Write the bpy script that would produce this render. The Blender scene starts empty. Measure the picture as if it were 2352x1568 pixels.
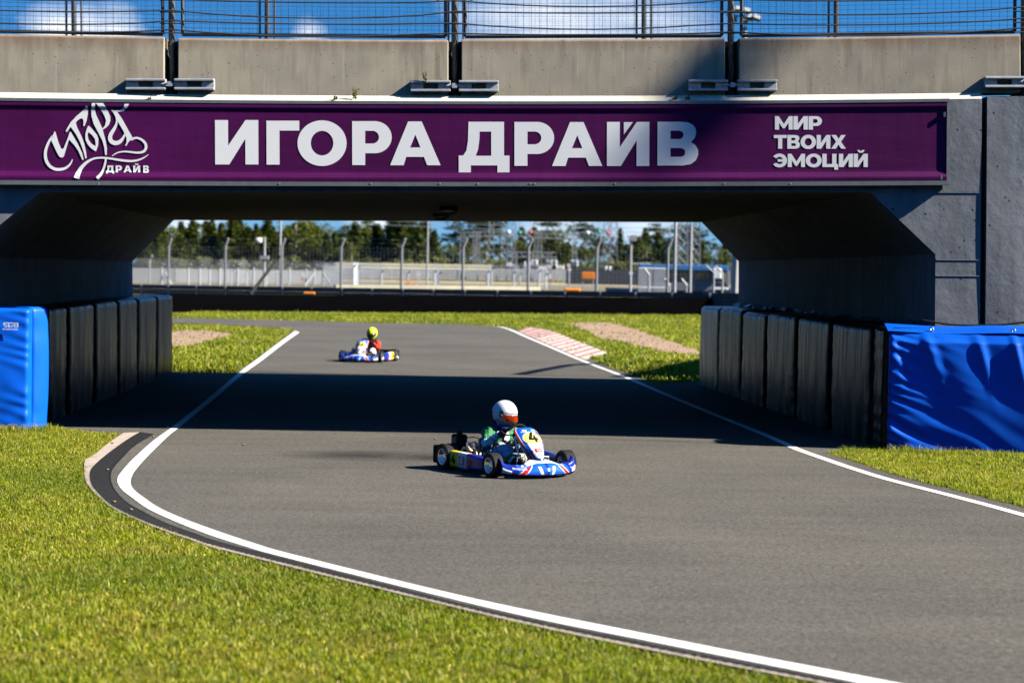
import bpy, bmesh, math, random
import numpy as np
from mathutils import Vector, Matrix
from mathutils.geometry import tessellate_polygon

random.seed(7); RNG = np.random.default_rng(7)
SC = bpy.context.scene
COL = SC.collection
R = math.radians

# ------------------------------------------------------------------ camera
CAMZ = 2.15
F = 4704.0                       # focal length in pixels of a 2352 px wide picture (72 mm)
PITCH = math.atan(167 / F)
ROLL = R(0.9)
_fw = Vector((0, math.cos(PITCH), -math.sin(PITCH)))
_r0 = Vector((1, 0, 0)); _u0 = Vector((0, math.sin(PITCH), math.cos(PITCH)))
_rt = math.cos(ROLL) * _r0 + math.sin(ROLL) * _u0
_up = -math.sin(ROLL) * _r0 + math.cos(ROLL) * _u0
cam = bpy.data.cameras.new('camera')
cam_o = bpy.data.objects.new('camera', cam); COL.objects.link(cam_o)
m = Matrix.Identity(4)
for i in range(3):
    m[i][0] = _rt[i]; m[i][1] = _up[i]; m[i][2] = -_fw[i]
m[2][3] = CAMZ
cam_o.matrix_world = m
cam.lens = 72; cam.sensor_width = 36; cam.clip_start = 0.1; cam.clip_end = 6000
cam.dof.use_dof = True; cam.dof.focus_distance = 21.5; cam.dof.aperture_fstop = 2.2
SC.camera = cam_o

# ------------------------------------------------------------------ light
SX, SY = 1.36, 0.28              # how far a shadow runs left and away per metre of height
SUN_EL = math.atan(1 / math.hypot(SX, SY))
SUN_ROT = math.atan2(SX, -SY)
sun = bpy.data.lights.new('sun', 'SUN'); sun.energy = 5.0; sun.angle = R(0.53); sun.color = (1, 0.93, 0.82)
sun_o = bpy.data.objects.new('sun', sun); COL.objects.link(sun_o)
sun_o.rotation_euler = Vector((SX, -SY, 1)).to_track_quat('Z', 'Y').to_euler()
sun_o.location = (40, -10, 40)

W = bpy.data.worlds.new('World'); SC.world = W; W.use_nodes = True
nt = W.node_tree; nd = nt.nodes; lk = nt.links; nd.clear()
def N(t, **k):
    n = nd.new(t)
    for a, b in k.items(): setattr(n, a, b)
    return n
out = N('ShaderNodeOutputWorld'); bg = N('ShaderNodeBackground'); bg.inputs[1].default_value = 0.05
sky = N('ShaderNodeTexSky', sky_type='NISHITA', sun_disc=False, sun_elevation=SUN_EL, sun_rotation=SUN_ROT,
        air_density=1.0, dust_density=0.15, ozone_density=3.0, altitude=200)
hs = N('ShaderNodeHueSaturation'); hs.inputs['Saturation'].default_value = 1.5; hs.inputs['Hue'].default_value = 0.51; hs.inputs['Value'].default_value = 1.0
lk.new(sky.outputs[0], hs.inputs['Color'])
tc = N('ShaderNodeTexCoord')
lift = N('ShaderNodeVectorMath', operation='ADD'); lift.inputs[1].default_value = (0, 0, 0.10); lk.new(tc.outputs['Generated'], lift.inputs[0])
nrmz = N('ShaderNodeVectorMath', operation='NORMALIZE'); lk.new(lift.outputs[0], nrmz.inputs[0]); lk.new(nrmz.outputs[0], sky.inputs[0])
mp = N('ShaderNodeMapping'); mp.inputs['Scale'].default_value = (7, 7, 26); mp.inputs['Location'].default_value = (3.1, 1.7, 0.4)
nz = N('ShaderNodeTexNoise'); nz.inputs['Scale'].default_value = 1.0; nz.inputs['Detail'].default_value = 7; nz.inputs['Roughness'].default_value = 0.55
lk.new(tc.outputs['Generated'], mp.inputs[0]); lk.new(mp.outputs[0], nz.inputs['Vector'])
def blob(px, py, rad):
    d = (_fw + (px - 1176) / F * _rt + (784 - py) / F * _up).normalized()
    v = N('ShaderNodeVectorMath', operation='DISTANCE'); v.inputs[1].default_value = d
    lk.new(tc.outputs['Generated'], v.inputs[0])
    mr = N('ShaderNodeMapRange'); mr.inputs[1].default_value = 0; mr.inputs[2].default_value = rad
    mr.inputs[3].default_value = 0.37; mr.inputs[4].default_value = 0
    lk.new(v.outputs['Value'], mr.inputs[0]); return mr.outputs[0]
acc = nz.outputs['Fac']
for b in ((708, 78, 0.018), (270, 72, 0.026), (130, 60, 0.022), (1260, 25, 0.10), (1480, 535, 0.05), (1240, 535, 0.03), (860, 530, 0.03), (440, 525, 0.03)):
    a = N('ShaderNodeMath', operation='ADD'); lk.new(acc, a.inputs[0]); lk.new(blob(*b), a.inputs[1]); acc = a.outputs[0]
cr = N('ShaderNodeValToRGB'); cr.color_ramp.elements[0].position = 0.585; cr.color_ramp.elements[1].position = 0.96
lk.new(acc, cr.inputs[0])
mx = N('ShaderNodeMixRGB'); lk.new(cr.outputs[0], mx.inputs[0]); lk.new(hs.outputs[0], mx.inputs[1]); mx.inputs[2].default_value = (9.5, 9.8, 10.2, 1)
lk.new(mx.outputs[0], bg.inputs[0]); lk.new(bg.outputs[0], out.inputs[0])

SC.view_settings.view_transform = 'Standard'; SC.view_settings.look = 'None'
SC.view_settings.exposure = 1.45; SC.view_settings.gamma = 1.0; SC.view_settings.use_curve_mapping = False
SC.cycles.use_denoising = True; SC.cycles.max_bounces = 6; SC.cycles.diffuse_bounces = 0; SC.cycles.caustics_reflective = False; SC.cycles.caustics_refractive = False

# ------------------------------------------------------------------ picture point -> place
def ray(x, y): return _fw + (x - 1176) / F * _rt + (784 - y) / F * _up
def G(x, y, z=0.0):
    d = ray(x, y); t = (z - CAMZ) / d.z
    return Vector((d.x * t, d.y * t, z))
def PD(x, y, D):
    d = ray(x, y); t = D / d.y
    return Vector((d.x * t, D, CAMZ + d.z * t))
def zoom(ox, oy, s): return lambda x, y: ((ox + x / s) * .91875, (oy + y / s) * .91875)
K1 = zoom(100, 1050, 3.357); K3 = zoom(1100, 1300, 1.611); K5 = zoom(1050, 500, 2.6133); K6 = zoom(1660, 600, 2.6133)
K7 = zoom(0, 600, 2.6133); KA = zoom(0, 0, 2.6133); KB = zoom(850, 0, 2.6133); KC = zoom(1660, 0, 2.6133); KL = zoom(90, 240, 7.126)

# ------------------------------------------------------------------ materials
MATS = {}
def mat(name, col, rough=0.6, metal=0.0, spec=0.5, build=None):
    if name in MATS: return MATS[name]
    mt = bpy.data.materials.new(name); mt.use_nodes = True; MATS[name] = mt
    b = mt.node_tree.nodes['Principled BSDF']
    b.inputs['Base Color'].default_value = (*col, 1); b.inputs['Roughness'].default_value = rough
    b.inputs['Metallic'].default_value = metal; b.inputs['Specular IOR Level'].default_value = spec
    if build: build(mt.node_tree, b, col)
    return mt
class NT:
    def __init__(s, t): s.t = t
    def n(s, ty, ins=None, **k):
        n = s.t.nodes.new(ty)
        for a, b in k.items(): setattr(n, a, b)
        for a, b in (ins or {}).items():
            if isinstance(b, bpy.types.NodeSocket): s.t.links.new(b, n.inputs[a])
            else: n.inputs[a].default_value = b
        return n
    def co(s, scale=(1, 1, 1), kind='Object'):
        c = s.n('ShaderNodeTexCoord'); return s.n('ShaderNodeMapping', {'Vector': c.outputs[kind], 'Scale': scale}).outputs[0]
    def noise(s, v, scale, detail=4, rough=.55): return s.n('ShaderNodeTexNoise', {'Vector': v, 'Scale': scale, 'Detail': detail, 'Roughness': rough}).outputs['Fac']
    def ramp(s, f, stops):
        r = s.n('ShaderNodeValToRGB', {'Fac': f}); e = r.color_ramp.elements
        while len(e) < len(stops): e.new(0.5)
        for k, (p, c) in enumerate(stops):
            e[k].position = p; e[k].color = (*c, 1) if len(c) == 3 else c
        return r.outputs[0]
    def mix(s, f, a, b, mode='MIX'):
        return s.n('ShaderNodeMixRGB', {0: f, 1: a, 2: b}, blend_type=mode).outputs[0]
    def bump(s, h, strength=.3, dist=.01): return s.n('ShaderNodeBump', {'Height': h, 'Strength': strength, 'Distance': dist}).outputs[0]
    def math(s, op, a, b=0.0): return s.n('ShaderNodeMath', {0: a, 1: b}, operation=op).outputs[0]
    def link(s, a, b): s.t.links.new(a, b)
def g3(v): return (v, v, v)
def c4(c): return (*c, 1)

def vary(amount=.15, scale=6, bump=0.0, bscale=40, bdist=.004):
    def f(t, b, col):
        n = NT(t); v = n.co(); f1 = n.noise(v, scale, 5)
        n.link(n.mix(1.0, c4(col), n.ramp(f1, [(.25, g3(1 - amount)), (.75, g3(1 + amount))]), 'MULTIPLY'), b.inputs['Base Color'])
        if bump: n.link(n.bump(n.noise(v, bscale, 4), bump, bdist), b.inputs['Normal'])
    return f

def asphalt(t, b, col):
    n = NT(t); v = n.co()
    fine = n.noise(v, 75, 4, .8); fine2 = n.noise(v, 22, 4, .75); big = n.noise(v, .35, 4); mid = n.noise(n.co((.5, 2.2, 1)), 1.2, 4)
    c = n.mix(1.0, c4(col), n.ramp(fine, [(.3, g3(.35)), (.52, g3(1.0)), (.72, g3(2.0))]), 'MULTIPLY')
    c = n.mix(1.0, c, n.ramp(fine2, [(.3, g3(.6)), (.7, g3(1.4))]), 'MULTIPLY')
    c = n.mix(1.0, c, n.ramp(big, [(.3, (.86, .87, .88)), (.7, (1.12, 1.1, 1.06))]), 'MULTIPLY')
    c = n.mix(1.0, c, n.ramp(mid, [(.3, g3(.9)), (.7, g3(1.08))]), 'MULTIPLY')
    for (px, py, sx, sy) in ((830, 1046, 1.1, .75), (1000, 1052, .5, .6)):        # rubber laid down on the racing line
        p = G(px, py); q = n.n('ShaderNodeTexCoord').outputs['Object']
        d = n.n('ShaderNodeVectorMath', {0: q, 1: tuple(p)}, operation='SUBTRACT').outputs[0]
        d = n.n('ShaderNodeVectorMath', {0: d, 1: (1 / sx, 1 / sy, 0)}, operation='MULTIPLY').outputs[0]
        L = n.n('ShaderNodeVectorMath', {0: d}, operation='LENGTH').outputs['Value']
        k = n.ramp(L, [(.2, g3(.85)), (1.0, g3(0))])
        k = n.mix(1.0, k, n.ramp(n.noise(n.co((.8, 6, 1)), 2.5, 4), [(.3, g3(.25)), (.58, g3(1))]), 'MULTIPLY')
        c = n.mix(k, c, (.012, .012, .013, 1))
    n.link(c, b.inputs['Base Color'])
    n.link(n.bump(fine, .6, .004), b.inputs['Normal'])

def concrete(t, b, col):
    n = NT(t); v = n.co()
    st = n.noise(n.co((5, 5, .35)), 1.6, 5, .6); st2 = n.noise(n.co((16, 16, .5)), 1.4, 3, .6); cl = n.noise(v, 2.2, 5)
    c = n.mix(1.0, c4(col), n.ramp(cl, [(.3, (.82, .83, .84)), (.7, (1.12, 1.1, 1.05))]), 'MULTIPLY')
    c = n.mix(n.ramp(st, [(.5, g3(0)), (.72, g3(.5))]), c, (.14, .11, .08, 1))
    c = n.mix(n.ramp(st2, [(.58, g3(0)), (.74, g3(.5))]), c, (.46, .42, .34, 1))
    zz = n.n('ShaderNodeSeparateXYZ', {0: n.co()}).outputs[2]
    e = n.math('ADD', zz, n.math('MULTIPLY', n.noise(n.co((9, 9, 2)), 1.5, 4), .35))
    c = n.mix(n.ramp(e, [(.72, g3(0)), (.92, g3(.6))]), c, (.2, .11, .055, 1))
    pit = n.n('ShaderNodeTexVoronoi', {'Vector': n.co((1, 1, 1.6)), 'Scale': 9.0}).outputs['Distance']
    pk = n.ramp(pit, [(.06, g3(1)), (.11, g3(0))])
    c = n.mix(n.mix(1.0, pk, g3(.85) + (1,), 'MULTIPLY'), c, (.02, .018, .015, 1))
    n.link(c, b.inputs['Base Color'])
    h = n.mix(.5, n.noise(v, 60, 4), n.ramp(pit, [(0, g3(0)), (.1, g3(1))]))
    n.link(n.bump(h, .35, .008), b.inputs['Normal'])

def painted_concrete(t, b, col):
    n = NT(t); v = n.co()
    cl = n.noise(v, 1.3, 6, .65); st = n.noise(n.co((3, 3, .4)), 1.5, 5)
    c = n.mix(1.0, c4(col), n.ramp(cl, [(.3, g3(.78)), (.7, g3(1.18))]), 'MULTIPLY')
    c = n.mix(1.0, c, n.ramp(st, [(.35, g3(.82)), (.7, g3(1.1))]), 'MULTIPLY')
    pit = n.n('ShaderNodeTexVoronoi', {'Vector': v, 'Scale': 6.5}).outputs['Distance']
    pit2 = n.n('ShaderNodeTexVoronoi', {'Vector': v, 'Scale': 15.0}).outputs['Distance']
    pk = n.ramp(pit, [(.06, g3(.9)), (.12, g3(0))])
    c = n.mix(pk, c, (.02, .022, .028, 1)); n.link(c, b.inputs['Base Color'])
    h = n.math('ADD', n.math('MULTIPLY', n.noise(v, 5, 8, .62), 1.5), n.math('ADD', n.ramp(pit, [(0, g3(0)), (.09, g3(.7))]), n.ramp(pit2, [(0, g3(.0)), (.12, g3(.25))])))
    n.link(n.bump(h, .24, .025), b.inputs['Normal'])

def grass_mat(t, b, col):
    n = NT(t); v = n.co()
    isl = n.n('ShaderNodeNewGeometry').outputs['Random Per Island']
    pt = n.noise(v, 1.6, 6, .65); pt2 = n.noise(v, .28, 3)
    a = n.ramp(isl, [(0, (.03, .05, .003)), (.18, (.09, .13, .004)), (.45, (.20, .25, .008)), (.72, (.35, .37, .014)), (.92, (.50, .42, .04)), (1, (.62, .49, .19))])
    c = n.mix(n.ramp(pt, [(.48, g3(0)), (.72, g3(.6))]), a, (.33, .24, .05, 1))
    c = n.mix(n.ramp(pt2, [(.42, g3(0)), (.6, g3(.55))]), c, (.085, .145, .006, 1))
    c = n.mix(1.0, c, n.ramp(n.noise(v, 5.5, 5, .7), [(.3, g3(.65)), (.5, g3(1.05)), (.72, g3(1.3))]), 'MULTIPLY')
    n.link(c, b.inputs['Base Color']); b.inputs['Roughness'].default_value = .5
    o = t.nodes['Material Output']
    tr = n.n('ShaderNodeBsdfTranslucent', {'Color': n.mix(1.0, c, (1.5, 1.7, .5, 1), 'MULTIPLY')})
    ms = n.n('ShaderNodeMixShader', {0: .38, 1: b.outputs[0], 2: tr.outputs[0]}); n.link(ms.outputs[0], o.inputs['Surface'])

def turf(t, b, col):
    n = NT(t); v = n.co(); f = n.noise(v, 3.2, 8, .7); f2 = n.noise(v, .12, 5, .6); f3 = n.noise(v, 14, 5, .7)
    c = n.ramp(f, [(.3, (.05, .06, .006)), (.5, (.14, .14, .012)), (.72, (.26, .21, .05))])
    c = n.mix(n.ramp(f2, [(.45, g3(0)), (.65, g3(.6))]), c, (.2, .16, .05, 1))
    c = n.mix(1.0, c, n.ramp(f3, [(.3, g3(.55)), (.7, g3(1.3))]), 'MULTIPLY')
    n.link(c, b.inputs['Base Color']); n.link(n.bump(f3, .8, .06), b.inputs['Normal'])

def gravel(t, b, col):
    n = NT(t); v = n.co()
    vo = n.n('ShaderNodeTexVoronoi', {'Vector': v, 'Scale': 14.0}); f = n.noise(v, 1.5, 5)
    c = n.mix(1.0, n.ramp(vo.outputs['Distance'], [(.0, (.58, .41, .30)), (.6, (.27, .18, .13))]), n.ramp(f, [(.3, g3(.75)), (.7, g3(1.2))]), 'MULTIPLY')
    n.link(c, b.inputs['Base Color']); n.link(n.bump(vo.outputs['Distance'], .8, .03), b.inputs['Normal'])

def vinyl(t, b, col):
    n = NT(t)
    f = n.noise(n.co((2.5, 2.5, .8)), 2.2, 6, .6); f2 = n.noise(n.co((6, 6, 30)), .9, 4, .6)
    d = n.noise(n.co((7, 7, .5)), 1.5, 5)
    n.link(n.mix(n.ramp(d, [(.5, g3(0)), (.8, g3(.35))]), c4(col), (.016, .015, .013, 1)), b.inputs['Base Color'])
    n.link(n.ramp(d, [(.35, g3(.24)), (.75, g3(.5))]), b.inputs['Roughness'])
    n.link(n.bump(n.math('ADD', f, n.math('MULTIPLY', f2, .15)), .22, .05), b.inputs['Normal'])
def banner_mat(t, b, col):
    n = NT(t); f = n.math('ADD', n.noise(n.co((.6, 1, 3)), 2.0, 4), n.math('MULTIPLY', n.noise(n.co((2.5, 1, .35)), 1.6, 3), .8))
    d = n.noise(n.co((.5, 1, 1)), 1.1, 3)
    n.link(n.mix(1.0, c4(col), n.ramp(d, [(.3, g3(.82)), (.7, g3(1.2))]), 'MULTIPLY'), b.inputs['Base Color'])
    n.link(n.bump(f, .13, .04), b.inputs['Normal'])
def leaf_mat(t, b, col):
    n = NT(t); isl = n.n('ShaderNodeNewGeometry').outputs['Random Per Island']
    k = n.ramp(isl, [(0, g3(.45)), (.5, g3(.95)), (1, (1.7, 1.6, 1.2))])
    c = n.mix(1.0, c4(col), k, 'MULTIPLY'); n.link(c, b.inputs['Base Color'])
    o = t.nodes['Material Output']; tr = n.n('ShaderNodeBsdfTranslucent', {'Color': n.mix(1.0, c, (1.4, 1.5, .6, 1), 'MULTIPLY')})
    ms = n.n('ShaderNodeMixShader', {0: .25, 1: b.outputs[0], 2: tr.outputs[0]}); n.link(ms.outputs[0], o.inputs['Surface'])
def paint_line(t, b, col):
    n = NT(t); f = n.noise(n.co(), 22, 6, .7); f2 = n.noise(n.co(), 130, 3, .7)
    c = n.mix(n.ramp(f, [(.55, g3(0)), (.70, g3(.75))]), c4(col), (.22, .21, .19, 1))
    n.link(n.mix(1.0, c, n.ramp(f2, [(.3, g3(.8)), (.6, g3(1.0))]), 'MULTIPLY'), b.inputs['Base Color'])
    n.link(n.bump(f2, .3, .003), b.inputs['Normal'])

M_ASPH = mat('asphalt', (.098, .0935, .083), .9, spec=.06, build=asphalt)
M_CONC = mat('weathered concrete', (.355, .32, .25), .85, spec=.3, build=concrete)
M_LEDGE = mat('pale concrete', (.62, .58, .47), .85, spec=.3, build=vary(.15, 5, .3, 60))
M_PAINT = mat('painted concrete', (.215, .232, .255), .75, spec=.15, build=painted_concrete)
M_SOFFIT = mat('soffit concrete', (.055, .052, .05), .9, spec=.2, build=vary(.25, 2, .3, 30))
M_GRASS = mat('grass blade', (.1, .13, .02), .5, spec=.3, build=grass_mat)
M_TURF = mat('turf soil', (.1, .1, .03), .95, spec=.1, build=turf)
M_GRAVEL = mat('pink gravel', (.4, .3, .24), .95, spec=.1, build=gravel)
M_LINE = mat('line paint', (.80, .79, .74), .7, spec=.3, build=paint_line)
M_KERB = mat('dark kerb asphalt', (.013, .0135, .0155), .8, spec=.2, build=vary(.5, 30, .5, 120))
M_EDGE = mat('kerb concrete', (.40, .33, .275), .9, spec=.2, build=vary(.22, 12, .5, 60))
M_BLACKV = mat('black vinyl', (.006, .0063, .007), .4, spec=.12, build=vinyl)
M_BLUEV = mat('blue vinyl', (.001, .105, .64), .42, spec=.25, build=vary(.1, 3))
M_BANNER = mat('purple banner', (.068, .0042, .066), .6, spec=.12, build=banner_mat)
M_LETTER = mat('white print', (.87, .88, .87), .6, spec=.15)
M_STEEL = mat('galvanised steel', (.46, .49, .52), .5, .2, build=vary(.2, 20))
M_DSTEEL = mat('dark steel', (.05, .055, .062), .55, .3, build=vary(.2, 15))
M_POST = mat('grey post paint', (.16, .18, .20), .5, .3, build=vary(.15, 12))
M_BLACK = mat('matt black', (.004, .004, .0045), .7, spec=.2, build=vary(.3, 8))
M_RUBBER = mat('tyre rubber', (.018, .017, .017), .75, spec=.3, build=vary(.3, 25))
M_CHROME = mat('polished alloy', (.75, .76, .78), .22, 1.0, build=vary(.06, 20))
M_ALLOY = mat('cast alloy', (.42, .41, .40), .42, .85, build=vary(.2, 30))
M_BRONZE = mat('heat stained exhaust', (.38, .19, .07), .35, .9, build=vary(.3, 18))
M_BLUE = mat('blue bodywork', (.006, .10, .56), .28, spec=.5, build=vary(.05, 10))
M_NAVY = mat('deep blue bodywork', (.004, .022, .26), .28, spec=.5, build=vary(.05, 10))
M_RED = mat('red bodywork', (.52, .012, .022), .3, spec=.5, build=vary(.05, 10))
M_WHITE = mat('white bodywork', (.80, .80, .80), .3, spec=.5, build=vary(.03, 10))
M_YELLOW = mat('yellow plate', (.78, .58, .02), .4, spec=.4, build=vary(.04, 10))
M_PALEYEL = mat('pale yellow plate', (.80, .72, .16), .4, spec=.4, build=vary(.04, 10))
M_MAROON = mat('maroon sticker', (.28, .012, .05), .4, spec=.4, build=vary(.04, 10))
M_GREEN = mat('green suit cloth', (.012, .16, .05), .6, spec=.3, build=vary(.3, 14, .5, 18, .02))
M_SUITW = mat('white suit cloth', (.72, .73, .78), .7, spec=.2, build=vary(.1, 14, .5, 18, .02))
M_SUITB = mat('pale blue suit cloth', (.30, .40, .58), .7, spec=.2, build=vary(.15, 14, .5, 18, .02))
M_SUITK = mat('black suit cloth', (.012, .012, .014), .7, spec=.2, build=vary(.3, 14, .4, 30))
M_SUITR = mat('red suit cloth', (.60, .035, .012), .6, spec=.3, build=vary(.15, 14, .4, 30))
M_NAVYC = mat('navy collar cloth', (.01, .018, .14), .7, spec=.2, build=vary(.2, 20))
M_VISOR = mat('orange mirror visor', (.50, .055, .008), .08, .6, build=vary(.5, 9))
M_LIME = mat('fluorescent yellow shell', (.62, .80, .02), .3, spec=.5, build=vary(.04, 10))
M_ORANGE = mat('orange plastic', (.85, .24, .01), .5, build=vary(.08, 10))
M_PALEST = mat('pale galvanised rail', (.38, .38, .37), .5, .2, build=vary(.15, 3))
M_BARK = mat('bark', (.09, .075, .06), .9, spec=.1, build=vary(.3, 8))
M_PALEBARK = mat('pale bark', (.32, .30, .27), .9, spec=.1, build=vary(.4, 4))
M_SPRUCE = mat('spruce needles', (.050, .068, .008), .7, spec=.2, build=leaf_mat)
M_PINE = mat('pine needles', (.030, .048, .016), .7, spec=.2, build=leaf_mat)
M_BIRCH = mat('birch leaves', (.080, .098, .014), .6, spec=.2, build=leaf_mat)
M_WILLOW = mat('pale bush leaves', (.125, .135, .045), .6, spec=.2, build=leaf_mat)
M_GLASS = mat('dark window glass', (.02, .025, .03), .1, spec=.8)

# ------------------------------------------------------------------ mesh builder
ORI = {}
class MB:
    def __init__(s): s.v = []; s.f = []; s.mi = []
    def add(s, vs, fs, mi=0):
        o = len(s.v); s.v += [Vector(q) for q in vs]; s.f += [[o + i for i in q] for q in fs]
        s.mi += ([mi] * len(fs)) if isinstance(mi, int) else list(mi)
        return s
    def box(s, a, b, mi=0, mx=None):
        x0, y0, z0 = a; x1, y1, z1 = b
        vs = [Vector(q) for q in ((x0, y0, z0), (x1, y0, z0), (x1, y1, z0), (x0, y1, z0), (x0, y0, z1), (x1, y0, z1), (x1, y1, z1), (x0, y1, z1))]
        if mx: vs = [mx @ q for q in vs]
        return s.add(vs, [(0, 3, 2, 1), (4, 5, 6, 7), (0, 1, 5, 4), (1, 2, 6, 5), (2, 3, 7, 6), (3, 0, 4, 7)], mi)
    def hexa(s, lo, hi, mi=0):      # two quads joined
        return s.add(list(lo) + list(hi), [(0, 3, 2, 1), (4, 5, 6, 7), (0, 1, 5, 4), (1, 2, 6, 5), (2, 3, 7, 6), (3, 0, 4, 7)], mi)
    def tube(s, path, r, n=8, mi=0, cap=True):
        path = [Vector(p) for p in path]; rs = r if isinstance(r, (list, tuple)) else [r] * len(path)
        vs = []; up = None
        for i, p in enumerate(path):
            t = (path[min(i + 1, len(path) - 1)] - path[max(i - 1, 0)]).normalized()
            if up is None: up = t.orthogonal().normalized()
            up = (up - t * up.dot(t)).normalized(); w = t.cross(up)
            vs += [p + rs[i] * (math.cos(2 * math.pi * k / n) * up + math.sin(2 * math.pi * k / n) * w) for k in range(n)]
        fs = [(i * n + k, i * n + (k + 1) % n, (i + 1) * n + (k + 1) % n, (i + 1) * n + k) for i in range(len(path) - 1) for k in range(n)]
        if cap: fs += [tuple(range(n - 1, -1, -1)), tuple(range((len(path) - 1) * n, len(path) * n))]
        return s.add(vs, fs, mi)
    def lathe(s, prof, mx=None, n=24, mi=0):   # prof (r, h) round local Z
        mx = mx or Matrix.Identity(4); vs = []
        for r, h in prof: vs += [mx @ Vector((r * math.cos(2 * math.pi * k / n), r * math.sin(2 * math.pi * k / n), h)) for k in range(n)]
        fs = [(i * n + k, i * n + (k + 1) % n, (i + 1) * n + (k + 1) % n, (i + 1) * n + k) for i in range(len(prof) - 1) for k in range(n)]
        return s.add(vs, fs, mi)
    def sphere(s, c, rad, n=12, mi=0, mx=None):
        rx, ry, rz = rad if isinstance(rad, (tuple, list)) else (rad,) * 3
        c = Vector(c); vs = []
        for i in range(n + 1):
            th = math.pi * i / n
            for k in range(2 * n):
                ph = math.pi * k / n; q = Vector((rx * math.sin(th) * math.cos(ph), ry * math.sin(th) * math.sin(ph), rz * math.cos(th)))
                vs.append(c + (mx @ q if mx else q))
        w = 2 * n
        return s.add(vs, [(i * w + k, (i + 1) * w + k, (i + 1) * w + (k + 1) % w, i * w + (k + 1) % w) for i in range(n) for k in range(w)], mi)
    def grid(s, fn, nu, nv, mi=None):
        vs = [fn(i / nu, j / nv) for j in range(nv + 1) for i in range(nu + 1)]
        fs = [(j * (nu + 1) + i, j * (nu + 1) + i + 1, (j + 1) * (nu + 1) + i + 1, (j + 1) * (nu + 1) + i) for j in range(nv) for i in range(nu)]
        ms = [mi((i + .5) / nu, (j + .5) / nv) for j in range(nv) for i in range(nu)] if callable(mi) else (mi or 0)
        return s.add(vs, fs, ms)
    def poly(s, loops, fn, mi=0, sub=0):     # outer loop and holes of 2-D points, mapped to space by fn
        loops3 = [[Vector((x, y, 0)) for x, y in l] for l in loops]
        flat = [p for l in loops for p in l]
        if sub:
            todo = [tuple(flat[i] for i in t) for t in tessellate_polygon(loops3)]; vs = []; fs = []
            while todo:
                a, b, c = todo.pop(); e = [math.dist(a, b), math.dist(b, c), math.dist(c, a)]; k = e.index(max(e))
                if e[k] <= sub: fs.append((len(vs), len(vs) + 1, len(vs) + 2)); vs += [fn(*a), fn(*b), fn(*c)]; continue
                a, b, c = ((a, b, c), (b, c, a), (c, a, b))[k]; q = ((a[0] + b[0]) / 2, (a[1] + b[1]) / 2); todo += [(a, q, c), (q, b, c)]
            return s.add(vs, fs, mi)
        return s.add([fn(x, y) for x, y in flat], [tuple(t) for t in tessellate_polygon(loops3)], mi)
    def build(s, name, mats, parent=None, smooth=False, bevel=0, frame=None, loc=None, recalc=True, seg=2):
        if not isinstance(mats, (list, tuple)): mats = [mats]
        o3 = ORI.get(parent.name, Vector((0, 0, 0))) if parent else Vector(loc or (0, 0, 0))
        me = bpy.data.meshes.new(name); me.from_pydata([q - o3 for q in s.v], [], s.f)
        for mm in mats: me.materials.append(mm)
        if len(mats) > 1: me.polygons.foreach_set('material_index', s.mi)
        if recalc:
            bm = bmesh.new(); bm.from_mesh(me); bmesh.ops.remove_doubles(bm, verts=bm.verts, dist=1e-5)
            bmesh.ops.recalc_face_normals(bm, faces=bm.faces); bm.to_mesh(me); bm.free()
        if smooth: me.polygons.foreach_set('use_smooth', [True] * len(me.polygons))
        ob = bpy.data.objects.new(name, me); COL.objects.link(ob)
        if parent: ob.parent = parent
        else: ob.matrix_basis = (frame or Matrix.Identity(4)) @ Matrix.Translation(o3)
        if bevel:
            bv = ob.modifiers.new('bevel', 'BEVEL'); bv.width = bevel; bv.segments = seg; bv.limit_method = 'ANGLE'; bv.angle_limit = R(40)
        return ob
def tag(o, label=None, cat=None, group=None, kind=None):
    if label: o['label'] = label
    if cat: o['category'] = cat
    if group: o['group'] = group
    if kind: o['kind'] = kind
    return o
def thing(name, label, cat, loc=(0, 0, 0), group=None, frame=None, rotz=None):
    o = bpy.data.objects.new(name, None); COL.objects.link(o); o.empty_display_size = .2
    if rotz is not None: o.location = loc; o.rotation_euler = (0, 0, rotz); ORI[o.name] = Vector((0, 0, 0))
    else: o.matrix_basis = (frame or Matrix.Identity(4)) @ Matrix.Translation(Vector(loc)); ORI[o.name] = Vector(loc)
    return tag(o, label, cat, group)
def dup(o, parent=None):
    c = o.copy(); COL.objects.link(c); c.parent = parent
    for ch in list(o.children): dup(ch, c)
    return c
def np_mesh(name, V, Fc, mt, parent=None):
    me = bpy.data.meshes.new(name); k = Fc.shape[1]
    me.vertices.add(len(V)); me.vertices.foreach_set('co', V.astype(np.float32).ravel())
    me.loops.add(Fc.size); me.loops.foreach_set('vertex_index', Fc.astype(np.int32).ravel())
    me.polygons.add(len(Fc)); me.polygons.foreach_set('loop_start', np.arange(len(Fc), dtype=np.int32) * k)
    me.update(calc_edges=True); me.materials.append(mt)
    o = bpy.data.objects.new(name, me); COL.objects.link(o)
    if parent: o.parent = parent
    return o
def spline(pts, n):     # Catmull-Rom through the points, n samples evenly along it
    P = [Vector(p) for p in pts]; P = [2 * P[0] - P[1]] + P + [2 * P[-1] - P[-2]]; o = []
    for i in range(1, len(P) - 2):
        for k in range(16):
            t = k / 16; a, b, c, d = P[i - 1:i + 3]
            o.append(.5 * ((2 * b) + (c - a) * t + (2 * a - 5 * b + 4 * c - d) * t * t + (3 * b - a - 3 * c + d) * t ** 3))
    o.append(P[-2]); L = [0]
    for a, b in zip(o, o[1:]): L.append(L[-1] + (b - a).length)
    r = []; j = 0
    for k in range(n):
        s = L[-1] * k / (n - 1)
        while j < len(L) - 2 and L[j + 1] < s: j += 1
        r.append(o[j].lerp(o[j + 1], (s - L[j]) / max(1e-9, L[j + 1] - L[j])))
    return r

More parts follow.
